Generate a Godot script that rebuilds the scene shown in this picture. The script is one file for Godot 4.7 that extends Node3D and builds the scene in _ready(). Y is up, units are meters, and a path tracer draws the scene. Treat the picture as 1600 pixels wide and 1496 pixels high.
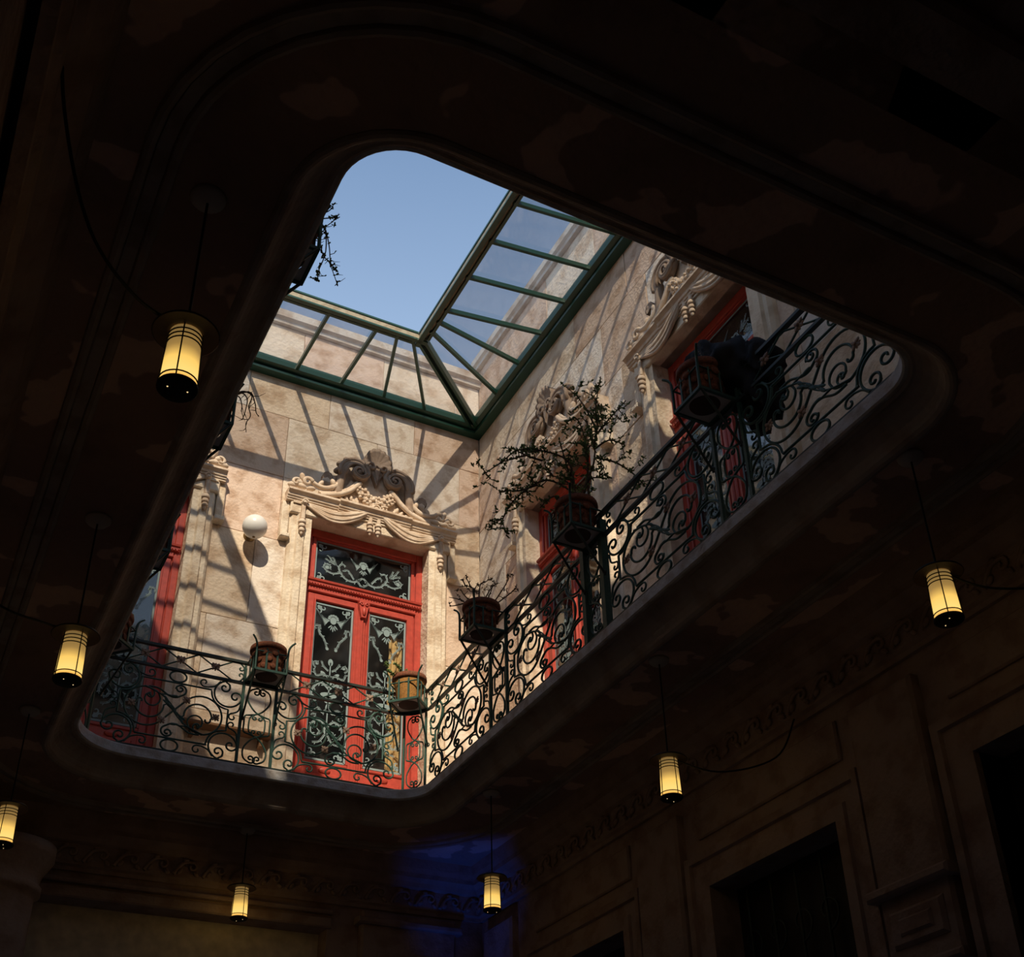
extends Node3D
# A rounded opening in a dark ceiling, seen from below: the iron balcony, the courtyard walls and the glass canopy over them.
# Metres; y = 0 is the height of the eye, the lower floor lies at -1.6.

# light
const SUN_ENERGY := 1.32
const SKY_ENERGY := 1.0
const EXPOSURE := 1.07
const LAMP_GLOW := 1.0
const LAMP_ENERGY := 0.002
const BLUE_ENERGY := 0.6

const WX := 4.91      # wall on the right
const WZ := -10.0     # wall ahead
const LX := -0.16     # wall on the left
const NZ := -1.85     # wall behind the opening's near side
const FLOOR2 := 4.02  # balcony floor
const CEIL := 3.78    # underside of the balcony
const RAIL_TOP := 4.95
const RAIL_MID := 4.76
const RAIL_LOW := 4.04

var M := {}
var used := {}
var rng := RandomNumberGenerator.new()

class G:
	var v := PackedVector3Array()
	var n := PackedVector3Array()
	var t := PackedVector2Array()

	func tri(a: Vector3, b: Vector3, c: Vector3, na := Vector3.ZERO, nb := Vector3.ZERO, nc := Vector3.ZERO, ua := Vector2.ZERO, ub := Vector2.ZERO, uc := Vector2.ZERO) -> void:
		var f := (b - a).cross(c - a)
		if f.length_squared() < 1e-16:
			return
		if na == Vector3.ZERO:
			na = f.normalized(); nb = na; nc = na
		v.append(a); v.append(c); v.append(b)
		n.append(na); n.append(nc); n.append(nb)
		t.append(ua); t.append(uc); t.append(ub)

	func quad(a: Vector3, b: Vector3, c: Vector3, d: Vector3) -> void:
		tri(a, b, c); tri(a, c, d)

	# P: rows of points; du x dv points outwards
	func grid(P: Array, cu := false, cv := false, crease := false, flip := false) -> void:
		var nu := P.size()
		var nv: int = P[0].size()
		var qu := nu if cu else nu - 1
		var qv := nv if cv else nv - 1
		var N := []
		if not crease:
			for i in nu:
				var row := PackedVector3Array(); row.resize(nv)
				N.append(row)
			for i in qu:
				for j in qv:
					var i2 := (i + 1) % nu
					var j2 := (j + 1) % nv
					var f: Vector3 = (P[i2][j2] - P[i][j]).cross(P[i][j2] - P[i2][j])
					if flip: f = -f
					N[i][j] += f; N[i2][j] += f; N[i2][j2] += f; N[i][j2] += f
			for i in nu:
				for j in nv:
					N[i][j] = N[i][j].normalized()
		for i in qu:
			for j in qv:
				var i2 := (i + 1) % nu
				var j2 := (j + 1) % nv
				var a: Vector3 = P[i][j]
				var b: Vector3 = P[i2][j]
				var c: Vector3 = P[i2][j2]
				var d: Vector3 = P[i][j2]
				var ua := Vector2(float(i) / qu, float(j) / qv)
				var ub := Vector2(float(i + 1) / qu, float(j) / qv)
				var uc := Vector2(float(i + 1) / qu, float(j + 1) / qv)
				var ud := Vector2(float(i) / qu, float(j + 1) / qv)
				if crease:
					if flip:
						tri(a, c, b); tri(a, d, c)
					else:
						tri(a, b, c); tri(a, c, d)
				elif flip:
					tri(a, c, b, N[i][j], N[i2][j2], N[i2][j], ua, uc, ub)
					tri(a, d, c, N[i][j], N[i][j2], N[i2][j2], ua, ud, uc)
				else:
					tri(a, b, c, N[i][j], N[i2][j], N[i2][j2], ua, ub, uc)
					tri(a, c, d, N[i][j], N[i2][j2], N[i][j2], ua, uc, ud)

	func fan(c: Vector3, ring: PackedVector3Array, flip := false) -> void:
		for i in ring.size():
			var a := ring[i]
			var b := ring[(i + 1) % ring.size()]
			if flip: tri(c, b, a)
			else: tri(c, a, b)

	# a round bar along points; radius may taper to r1; squash flattens it across z
	func tube(pts: PackedVector3Array, r: float, sides := 6, closed := false, r1 := -1.0, cap := true) -> void:
		var P := []
		var m := pts.size()
		if r1 < 0: r1 = r
		var up := Vector3.ZERO
		for i in m:
			var a := pts[(i - 1 + m) % m] if closed or i > 0 else pts[0]
			var b := pts[(i + 1) % m] if closed or i < m - 1 else pts[m - 1]
			var d := (b - a).normalized()
			if up == Vector3.ZERO:
				up = Vector3(0, 0, 1) if absf(d.z) < 0.8 else Vector3(0, 1, 0)
			up = (up - d * up.dot(d)).normalized()
			var s := d.cross(up)
			var rr := lerpf(r, r1, float(i) / maxf(m - 1, 1))
			var ring := PackedVector3Array()
			for k in sides:
				var an := TAU * (k + 0.5) / sides
				ring.append(pts[i] + (up * cos(an) + s * sin(an)) * rr)
			P.append(ring)
		grid(P, closed, true, false, true)
		if not closed and cap:
			fan(pts[0], P[0], false)
			fan(pts[m - 1], P[m - 1], true)

	func bar(a: Vector3, b: Vector3, w: float, h: float, up := Vector3.UP) -> void:
		var d := (b - a).normalized()
		var s := d.cross(up).normalized()
		var u := s.cross(d)
		box((a + b) / 2, Vector3(w, h, a.distance_to(b)), Transform3D(Basis(s, u, -d), Vector3.ZERO))

	func box(c: Vector3, s: Vector3, xf := Transform3D(), ch := 0.0) -> void:
		var X := Transform3D(xf.basis, c + xf.origin)
		var h := s / 2
		if ch <= 0.0:
			for ax in 3:
				for sg in [-1.0, 1.0]:
					var a := Vector3.ZERO; a[ax] = h[ax] * sg
					var u := Vector3.ZERO; u[(ax + 1) % 3] = h[(ax + 1) % 3]
					var w := Vector3.ZERO; w[(ax + 2) % 3] = h[(ax + 2) % 3]
					if sg > 0: quad(X * (a - u - w), X * (a + u - w), X * (a + u + w), X * (a - u + w))
					else: quad(X * (a - u - w), X * (a - u + w), X * (a + u + w), X * (a + u - w))
			return
		# chamfered prism along z: back edge square, front edge chamfered
		var rings := []
		for q in [[0.0, -h.z], [0.0, h.z - ch], [ch, h.z]]:
			var e: float = q[0]
			rings.append(PackedVector3Array([X * Vector3(-h.x + e, -h.y + e, q[1]), X * Vector3(h.x - e, -h.y + e, q[1]), X * Vector3(h.x - e, h.y - e, q[1]), X * Vector3(-h.x + e, h.y - e, q[1])]))
		grid(rings, false, true, true, true)
		var f: PackedVector3Array = rings[2]
		quad(f[0], f[1], f[2], f[3])
		f = rings[0]
		quad(f[0], f[3], f[2], f[1])

	# profile of (radius, height) from bottom to top
	func lathe(prof: PackedVector2Array, segs: int, xf := Transform3D(), crease := false) -> void:
		var P := []
		for k in segs:
			var a := TAU * k / segs
			var row := PackedVector3Array()
			for p in prof:
				row.append(xf * Vector3(p.x * cos(a), p.y, -p.x * sin(a)))
			P.append(row)
		grid(P, true, false, crease, false)

	# profile (x, y) carried along frames (x axis, y axis of each frame)
	func sweep(prof: PackedVector2Array, frames: Array, closed := false, cprof := false, flip := false, caps := false) -> void:
		var P := []
		for f in frames:
			var row := PackedVector3Array()
			for p in prof:
				row.append(f * Vector3(p.x, p.y, 0))
			P.append(row)
		grid(P, closed, cprof, true, flip)
		if caps:
			var idx := Geometry2D.triangulate_polygon(prof)
			for e in [0, P.size() - 1]:
				for k in range(0, idx.size(), 3):
					var a: Vector3 = P[e][idx[k]]
					var b: Vector3 = P[e][idx[k + 1]]
					var c: Vector3 = P[e][idx[k + 2]]
					if e == 0: tri(a, b, c)
					else: tri(a, c, b)

	# outline (x, y) with depth z0..z1
	func prism(poly: PackedVector2Array, z0: float, z1: float, xf := Transform3D()) -> void:
		if not Geometry2D.is_polygon_clockwise(poly):
			poly = poly.duplicate()
		else:
			poly = poly.duplicate()
			poly.reverse()
		var idx := Geometry2D.triangulate_polygon(poly)
		for k in range(0, idx.size(), 3):
			var a := poly[idx[k]]
			var b := poly[idx[k + 1]]
			var c := poly[idx[k + 2]]
			if (b - a).cross(c - a) < 0:
				var s := b; b = c; c = s
			tri(xf * Vector3(a.x, a.y, z1), xf * Vector3(b.x, b.y, z1), xf * Vector3(c.x, c.y, z1))
			tri(xf * Vector3(a.x, a.y, z0), xf * Vector3(c.x, c.y, z0), xf * Vector3(b.x, b.y, z0))
		for i in poly.size():
			var a := poly[i]
			var b := poly[(i + 1) % poly.size()]
			quad(xf * Vector3(a.x, a.y, z0), xf * Vector3(b.x, b.y, z0), xf * Vector3(b.x, b.y, z1), xf * Vector3(a.x, a.y, z1))

	func ell(c: Vector3, r: Vector3, b := Basis(), nu := 10, nv := 6) -> void:
		var P := []
		for i in nu:
			var a := TAU * i / nu
			var row := PackedVector3Array()
			for j in nv + 1:
				var e := -PI / 2 + PI * j / nv
				row.append(c + b * (Vector3(cos(e) * cos(a), sin(e), -cos(e) * sin(a)) * r))
			P.append(row)
		grid(P, true, false, false, false)

	# flat stroke in the x-y plane
	func ribbon(pts: PackedVector2Array, w: float, z: float, w1 := -1.0) -> void:
		if w1 < 0: w1 = w
		var L := PackedVector3Array()
		var R := PackedVector3Array()
		for i in pts.size():
			var d := (pts[mini(i + 1, pts.size() - 1)] - pts[maxi(i - 1, 0)]).normalized()
			var o := Vector2(-d.y, d.x) * lerpf(w, w1, float(i) / (pts.size() - 1)) / 2
			L.append(Vector3(pts[i].x + o.x, pts[i].y + o.y, z)); R.append(Vector3(pts[i].x - o.x, pts[i].y - o.y, z))
		for i in pts.size() - 1:
			quad(R[i], R[i + 1], L[i + 1], L[i])

	func blob(c: Vector2, rx: float, ry: float, z: float, rot := 0.0) -> void:
		var ring := PackedVector3Array()
		for k in 12:
			var p := Vector2(cos(TAU * k / 12) * rx, sin(TAU * k / 12) * ry).rotated(rot) + c
			ring.append(Vector3(p.x, p.y, z))
		fan(Vector3(c.x, c.y, z), ring)

	func add(o: G, xf: Transform3D) -> void:
		var nb := xf.basis.inverse().transposed()
		var turned := xf.basis.determinant() < 0
		for i in o.v.size():
			var k := i
			if turned: k = i - i % 3 + [0, 2, 1][i % 3]   # a mirrored copy keeps its faces outwards
			v.append(xf * o.v[k])
			n.append((nb * o.n[k]).normalized())
			t.append(o.t[k])

	func mesh() -> ArrayMesh:
		var arr := []
		arr.resize(Mesh.ARRAY_MAX)
		arr[Mesh.ARRAY_VERTEX] = v
		arr[Mesh.ARRAY_NORMAL] = n
		arr[Mesh.ARRAY_TEX_UV] = t
		var m := ArrayMesh.new()
		m.add_surface_from_arrays(Mesh.PRIMITIVE_TRIANGLES, arr)
		return m


# ---------- naming and placing ----------

func numbered(called: String) -> String:
	var k: int = used.get(called, 0)
	used[called] = k + 1
	return called if k == 0 else "%s_%03d" % [called, k]

func obj(called: String, what, mat: Material, parent: Node3D = null, xf := Transform3D()) -> MeshInstance3D:
	var o := MeshInstance3D.new()
	o.mesh = what.mesh() if what is G else what
	o.material_override = null
	o.set_surface_override_material(0, mat)
	o.transform = xf
	if parent == null:
		o.name = numbered(called)
		add_child(o)
	else:
		o.name = called
		parent.add_child(o, true)
	return o

func node(called: String, parent: Node3D = null, xf := Transform3D()) -> Node3D:
	var o := Node3D.new()
	o.transform = xf
	if parent == null:
		o.name = numbered(called)
		add_child(o)
	else:
		o.name = called
		parent.add_child(o, true)
	return o

func tag(o: Node3D, label: String, category: String, group := "", kind := "") -> Node3D:
	o.set_meta("label", label)
	o.set_meta("category", category)
	if group: o.set_meta("group", group)
	if kind: o.set_meta("kind", kind)
	return o

func copy(o: Node3D, called: String, xf: Transform3D) -> Node3D:
	var c: Node3D = o.duplicate()
	c.name = numbered(called)
	add_child(c)
	c.transform = xf
	return c

func v3(a: Array) -> PackedVector3Array:
	var p := PackedVector3Array()
	for q in a: p.append(Vector3(q[0], q[1], q[2] if q.size() > 2 else 0.0))
	return p

func v2(a: Array) -> PackedVector2Array:
	var p := PackedVector2Array()
	for q in a: p.append(Vector2(q[0], q[1]))
	return p

func flat3(p: PackedVector2Array, z := 0.0) -> PackedVector3Array:
	var o := PackedVector3Array()
	for q in p: o.append(Vector3(q.x, q.y, z))
	return o

func arc(cx: float, cy: float, r: float, a0: float, a1: float, k := 0, r1 := -1.0) -> PackedVector2Array:
	var p := PackedVector2Array()
	if r1 < 0: r1 = r
	if k == 0: k = maxi(4, int(absf(a1 - a0) / 14))
	for i in k + 1:
		var f := float(i) / k
		var a := deg_to_rad(lerpf(a0, a1, f))
		p.append(Vector2(cx + cos(a) * lerpf(r, r1, f), cy + sin(a) * lerpf(r, r1, f)))
	return p

# a smooth line through points
func curve(a: Array, k := 6) -> PackedVector3Array:
	var p := v3(a)
	var o := PackedVector3Array()
	for i in p.size() - 1:
		var p0 := p[maxi(i - 1, 0)]
		var p3 := p[mini(i + 2, p.size() - 1)]
		for j in k:
			o.append(p[i].cubic_interpolate(p[i + 1], p0, p3, float(j) / k))
	o.append(p[p.size() - 1])
	return o

func curve2(a: Array, k := 6) -> PackedVector2Array:
	var o := PackedVector2Array()
	for q in curve(a, k): o.append(Vector2(q.x, q.y))
	return o

func cat(parts: Array) -> PackedVector2Array:
	var o := PackedVector2Array()
	for p in parts: o.append_array(p)
	return o

func mirror(p: PackedVector2Array, sx: float, sy: float) -> PackedVector2Array:
	var o := PackedVector2Array()
	for q in p: o.append(Vector2(q.x * sx, q.y * sy))
	return o

# frames along a straight line from a to b: x axis = out, y axis = up
func line_frames(a: Vector3, b: Vector3, out: Vector3) -> Array:
	var bs := Basis(out, Vector3.UP, out.cross(Vector3.UP))
	return [Transform3D(bs, a), Transform3D(bs, b)]

# rounded rectangle in plan: frames with x axis pointing away from the hole
func ring_frames(x0: float, x1: float, z0: float, z1: float, rs: Array, y := 0.0, k := 10) -> Array:
	var o := []
	for c in [[x1 - rs[0], z1 - rs[0], 0.0, rs[0]], [x0 + rs[1], z1 - rs[1], 90.0, rs[1]], [x0 + rs[2], z0 + rs[2], 180.0, rs[2]], [x1 - rs[3], z0 + rs[3], 270.0, rs[3]]]:
		for i in k + 1:
			var a := deg_to_rad(c[2] + 90.0 * i / k)
			var out := Vector3(cos(a), 0, sin(a))
			o.append(Transform3D(Basis(out, Vector3.UP, out.cross(Vector3.UP)), Vector3(c[0], y, c[1]) + out * float(c[3])))
	return o

# flat surface between a hole and an outer rectangle
func holed_plane(g: G, frames: Array, off: float, y: float, x0: float, x1: float, z0: float, z1: float, up: bool) -> void:
	var inner := PackedVector3Array()
	for f in frames:
		var p: Vector3 = f * Vector3(off, 0, 0)
		inner.append(Vector3(p.x, y, p.z))
	var c := Vector3((x0 + x1) / 2, y, (z0 + z1) / 2)
	var lo := Vector3(INF, 0, INF); var hi := -lo
	for p in inner:
		lo = lo.min(p); hi = hi.max(p)
	var outer := PackedVector3Array()
	var q := inner.size() / 4
	for i in inner.size():
		var side := i / q
		var f := (float(i % q) / (q - 1))
		var p := inner[i]
		# each rounded corner spreads to the matching corner of the rectangle
		var cx := x1 if side == 0 or side == 3 else x0
		var cz := z1 if side < 2 else z0
		match side:
			0: p = Vector3(cx, y, lerpf(p.z, cz, minf(f * 2, 1))) if f <= 0.5 else Vector3(lerpf(cx, p.x, f * 2 - 1), y, cz)
			1: p = Vector3(lerpf(p.x, cx, minf(f * 2, 1)), y, cz) if f <= 0.5 else Vector3(cx, y, lerpf(cz, p.z, f * 2 - 1))
			2: p = Vector3(cx, y, lerpf(p.z, cz, minf(f * 2, 1))) if f <= 0.5 else Vector3(lerpf(cx, p.x, f * 2 - 1), y, cz)
			3: p = Vector3(lerpf(p.x, cx, minf(f * 2, 1)), y, cz) if f <= 0.5 else Vector3(cx, y, lerpf(cz, p.z, f * 2 - 1))
		outer.append(p)
	for i in inner.size():
		var j := (i + 1) % inner.size()
		if up: g.quad(inner[i], inner[j], outer[j], outer[i])
		else: g.quad(inner[i], outer[i], outer[j], inner[j])


# ---------- materials ----------

func noise_tex(freq: float, octaves: int, ramp: Array, kind := FastNoiseLite.TYPE_SIMPLEX_SMOOTH, sd := 1, as_normal := false, size := 512) -> NoiseTexture2D:
	var nz := FastNoiseLite.new()
	nz.noise_type = kind
	nz.frequency = freq
	nz.fractal_octaves = octaves
	nz.seed = sd
	var t := NoiseTexture2D.new()
	t.width = size; t.height = size
	t.seamless = true
	t.noise = nz
	if as_normal:
		t.as_normal_map = true
		t.bump_strength = 3.0
	elif ramp.size():
		var gr := Gradient.new()
		var off := PackedFloat32Array()
		var col := PackedColorArray()
		for e in ramp:
			off.append(e[0]); col.append(e[1])
		gr.offsets = off; gr.colors = col
		t.color_ramp = gr
	return t

func mat(called: String, c: Color, rough := 0.85, tex: Texture2D = null, scale := 1.0, nrm: Texture2D = null, metal := 0.0) -> StandardMaterial3D:
	var m := StandardMaterial3D.new()
	m.resource_name = called
	m.albedo_color = c
	m.roughness = rough
	m.metallic = metal
	m.cull_mode = BaseMaterial3D.CULL_DISABLED
	if tex or nrm:
		m.uv1_triplanar = true
		m.uv1_world_triplanar = true
		m.uv1_scale = Vector3.ONE * scale
	if tex: m.albedo_texture = tex
	if nrm:
		m.normal_enabled = true
		m.normal_texture = nrm
		m.normal_scale = 0.6
	M[called] = m
	return m

func grey(x: float, warm := 0.0) -> Color:
	return Color(x, x * (1.0 - warm * 0.5), x * (1.0 - warm))

func make_materials() -> void:
	var mottled := noise_tex(0.012, 5, [[0.0, Color(0.80, 0.73, 0.67)], [0.36, Color(0.91, 0.88, 0.85)], [0.52, Color(0.98, 0.97, 0.96)], [1.0, Color(1, 1, 1)]])
	var pitted := noise_tex(0.09, 3, [], FastNoiseLite.TYPE_CELLULAR, 4, true)
	var gritty := noise_tex(0.05, 5, [], FastNoiseLite.TYPE_SIMPLEX_SMOOTH, 9, true)
	var tones := [Color(0.91, 0.86, 0.79), Color(0.90, 0.83, 0.74), Color(0.85, 0.76, 0.68), Color(0.85, 0.83, 0.80), Color(0.93, 0.89, 0.84), Color(0.88, 0.79, 0.72)]
	for i in tones.size():
		mat("stone_%d" % i, tones[i], 0.92, mottled, 0.42 + 0.05 * i, pitted)
	mat("mortar", Color(0.84, 0.80, 0.75), 0.95, mottled, 0.8)
	mat("carved", Color(0.88, 0.81, 0.73), 0.9, mottled, 0.7, gritty)
	mat("carved_weathered_shaded", Color(0.64, 0.57, 0.51), 0.95, mottled, 0.9, gritty)  # weathered stone, darkened further to stand in for the canopy beam's shade
	mat("jamb", Color(0.91, 0.86, 0.78), 0.9, mottled, 0.5, pitted)
	var peeling := noise_tex(0.006, 4, [[0.0, Color(0.62, 0.56, 0.53)], [0.35, Color(0.72, 0.66, 0.62)], [0.68, Color(0.74, 0.68, 0.64)], [0.71, Color(0.94, 0.88, 0.83)], [1.0, Color(1, 0.94, 0.88)]], FastNoiseLite.TYPE_SIMPLEX_SMOOTH, 12)
	mat("ceiling", Color(0.88, 0.80, 0.76), 0.9, peeling, 0.45, gritty)
	mat("fascia", Color(0.66, 0.62, 0.59), 0.85, mottled, 0.6, gritty)
	mat("nosing", Color(0.80, 0.81, 0.83), 0.8, mottled, 0.9, gritty)
	mat("lower_stone", Color(0.66, 0.58, 0.54), 0.9, mottled, 0.5, pitted)
	mat("lower_dark", Color(0.10, 0.09, 0.085), 0.6)
	mat("paving", Color(0.90, 0.88, 0.85), 0.7, mottled, 0.8)  # kept pale so the unseen floors bounce light to ceiling and walls
	mat("screen", Color(0.95, 0.90, 0.82), 0.8, noise_tex(0.02, 3, [[0.0, Color(0.85, 0.85, 0.85)], [1.0, Color(1, 1, 1)]], FastNoiseLite.TYPE_SIMPLEX, 5), 0.6)
	mat("iron", Color(0.19, 0.33, 0.29), 0.55, noise_tex(0.03, 4, [[0.0, Color(0.75, 0.8, 0.8)], [0.5, Color(0.95, 1, 1)], [1.0, Color(1.0, 1.0, 1.0)]], FastNoiseLite.TYPE_SIMPLEX, 7), 2.0)
	mat("iron_dark", Color(0.13, 0.19, 0.17), 0.5)
	mat("rosette", Color(0.62, 0.52, 0.45), 0.6)
	mat("green_steel", Color(0.11, 0.27, 0.22), 0.35)
	mat("zinc", Color(0.66, 0.62, 0.53), 0.6, mottled, 1.5)
	mat("red_wood", Color(0.76, 0.29, 0.23), 0.45, noise_tex(0.02, 3, [[0.0, Color(0.88, 0.88, 0.88)], [1.0, Color(1, 1, 1)]], FastNoiseLite.TYPE_SIMPLEX, 3), 1.0)
	mat("etched", Color(0.52, 0.60, 0.61), 0.7)
	mat("strip_gold", Color(1.0, 0.87, 0.60), 0.9, mottled, 1.2)
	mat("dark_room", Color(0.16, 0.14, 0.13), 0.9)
	mat("terracotta", Color(0.56, 0.35, 0.26), 0.85, noise_tex(0.03, 4, [[0.0, Color(0.45, 0.5, 0.45)], [0.5, Color(0.95, 0.9, 0.85)], [1.0, Color(1, 0.9, 0.7)]], FastNoiseLite.TYPE_SIMPLEX_SMOOTH, 21), 3.0, gritty)
	mat("old_pot", Color(0.76, 0.58, 0.34), 0.9, noise_tex(0.03, 4, [[0.0, Color(0.5, 0.42, 0.35)], [0.45, Color(0.9, 0.85, 0.8)], [1.0, Color(1, 0.95, 0.8)]], FastNoiseLite.TYPE_SIMPLEX_SMOOTH, 25), 3.5, gritty)
	mat("pot_base", Color(0.28, 0.21, 0.18), 0.9)
	mat("soil", Color(0.20, 0.14, 0.10), 1.0)
	mat("tray", Color(0.74, 0.70, 0.68), 0.7)
	mat("twig", Color(0.36, 0.29, 0.23), 0.9)
	mat("leaf", Color(0.40, 0.50, 0.27), 0.6)
	mat("leaf_dry", Color(0.34, 0.27, 0.16), 0.7)
	mat("black_cloth", Color(0.04, 0.04, 0.045), 0.85)
	mat("zip", Color(0.45, 0.45, 0.45), 0.4, null, 1.0, null, 0.8)
	mat("opal", Color(0.93, 0.93, 0.92), 0.25)
	mat("brass", Color(0.55, 0.45, 0.30), 0.4, null, 1.0, null, 0.7)
	mat("lamp_metal", Color(0.20, 0.15, 0.11), 0.5)
	mat("rose_grey", Color(0.75, 0.74, 0.72), 0.6)
	mat("cable", Color(0.05, 0.045, 0.04), 0.7)
	mat("timber", Color(0.50, 0.36, 0.24), 0.8)
	for e in [["pane", Color(0.46, 0.48, 0.58, 0.25)], ["door_glass", Color(0.16, 0.18, 0.19, 0.14)]]:
		var m := mat(e[0], e[1], 0.05)
		m.transparency = BaseMaterial3D.TRANSPARENCY_ALPHA
	var gr := Gradient.new()
	gr.offsets = PackedFloat32Array([0.0, 0.12, 0.38, 0.62, 1.0])
	gr.colors = PackedColorArray([Color(0.98, 0.72, 0.34), Color(1.0, 0.85, 0.48), Color(0.98, 0.79, 0.40), Color(0.60, 0.47, 0.25), Color(0.44, 0.35, 0.20)])
	var gt := GradientTexture2D.new()
	gt.gradient = gr
	gt.width = 8; gt.height = 128
	gt.fill_from = Vector2(0, 0); gt.fill_to = Vector2(0, 1)
	var lm := mat("lamp_shade", Color(0.75, 0.66, 0.50), 0.5)
	lm.emission_enabled = true
	lm.emission_texture = gt
	lm.emission_operator = BaseMaterial3D.EMISSION_OP_MULTIPLY
	lm.emission = Color.WHITE
	lm.emission_energy_multiplier = LAMP_GLOW
	var bm := mat("blue_lens", Color(0.1, 0.2, 0.8), 0.4)
	bm.emission_enabled = true
	bm.emission = Color(0.1, 0.25, 1.0)
	bm.emission_energy_multiplier = 0.5
	var bl := mat("dot_glow", Color(1, 0.9, 0.7), 0.4)
	bl.emission_enabled = true
	bl.emission = Color(1.0, 0.86, 0.6)
	bl.emission_energy_multiplier = 1.0


# ---------- walls ----------

# wall frame: x along the wall, y up, z out of the wall into the court
func xf_front() -> Transform3D: return Transform3D(Basis(), Vector3(0, 0, WZ))
func xf_right() -> Transform3D: return Transform3D(Basis(Vector3(0, 0, 1), Vector3.UP, Vector3(-1, 0, 0)), Vector3(WX, 0, 0))
func xf_left() -> Transform3D: return Transform3D(Basis(Vector3(0, 0, -1), Vector3.UP, Vector3(1, 0, 0)), Vector3(LX, 0, 0))
func xf_near() -> Transform3D: return Transform3D(Basis(Vector3(-1, 0, 0), Vector3.UP, Vector3(0, 0, -1)), Vector3(0, 0, NZ))

# a wall of thickness th between s0..s1 and y0..y1 with openings [s0, s1, y0, y1], front face at z = zf
func wall_mass(g: G, s0: float, s1: float, y0: float, y1: float, holes: Array, zf: float, th: float) -> void:
	var s := s0
	for h in holes:
		if h[0] > s: g.box(Vector3((s + h[0]) / 2, (y0 + y1) / 2, zf - th / 2), Vector3(h[0] - s, y1 - y0, th))
		if h[2] > y0: g.box(Vector3((h[0] + h[1]) / 2, (y0 + h[2]) / 2, zf - th / 2), Vector3(h[1] - h[0], h[2] - y0, th))
		if h[3] < y1: g.box(Vector3((h[0] + h[1]) / 2, (h[3] + y1) / 2, zf - th / 2), Vector3(h[1] - h[0], y1 - h[3], th))
		s = h[1]
	if s < s1: g.box(Vector3((s + s1) / 2, (y0 + y1) / 2, zf - th / 2), Vector3(s1 - s, y1 - y0, th))

func stone_blocks(wall: Node3D, s0: float, s1: float, holes: Array, rows: Array, joints: Array, sd: int, tones := {}) -> void:
	var r := RandomNumberGenerator.new(); r.seed = sd
	for k in rows.size() - 1:
		var y0: float = rows[k]
		var y1: float = rows[k + 1]
		var cuts := [s0]
		for j in joints[k]: cuts.append(j)
		cuts.append(s1)
		for i in cuts.size() - 1:
			var pieces := [[cuts[i], cuts[i + 1], y0, y1]]
			for h in holes:
				var next := []
				for p in pieces:
					if h[1] <= p[0] or h[0] >= p[1] or h[3] <= p[2] or h[2] >= p[3]:
						next.append(p); continue
					if h[0] > p[0] + 0.04: next.append([p[0], h[0], p[2], p[3]])
					if h[1] < p[1] - 0.04: next.append([h[1], p[1], p[2], p[3]])
					if h[3] < p[3] - 0.04: next.append([maxf(p[0], h[0]), minf(p[1], h[1]), h[3], p[3]])
				pieces = next
			var tone: int = tones.get("%d.%d" % [k, i], [0, 0, 1, 1, 2, 3, 4, 4, 5][r.randi() % 9])
			for p in pieces:
				var gap := 0.004
				var proud := r.randf_range(-0.004, 0.004)
				var g := G.new()
				g.box(Vector3((p[0] + p[1]) / 2, (p[2] + p[3]) / 2, -0.02 + proud), Vector3(p[1] - p[0] - gap, p[3] - p[2] - gap, 0.04), Transform3D(), 0.004)
				obj("stone_block", g, M["stone_%d" % tone], wall)

const DOORS_FRONT := [1.12, 3.63]
const DOORS_RIGHT := [-8.19, -5.80, -3.10]
const WINDOWS_RIGHT := [-8.19, -5.80, -3.41]
const DOOR_HALF := 0.66
const DOOR_TOP := 7.27

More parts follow.
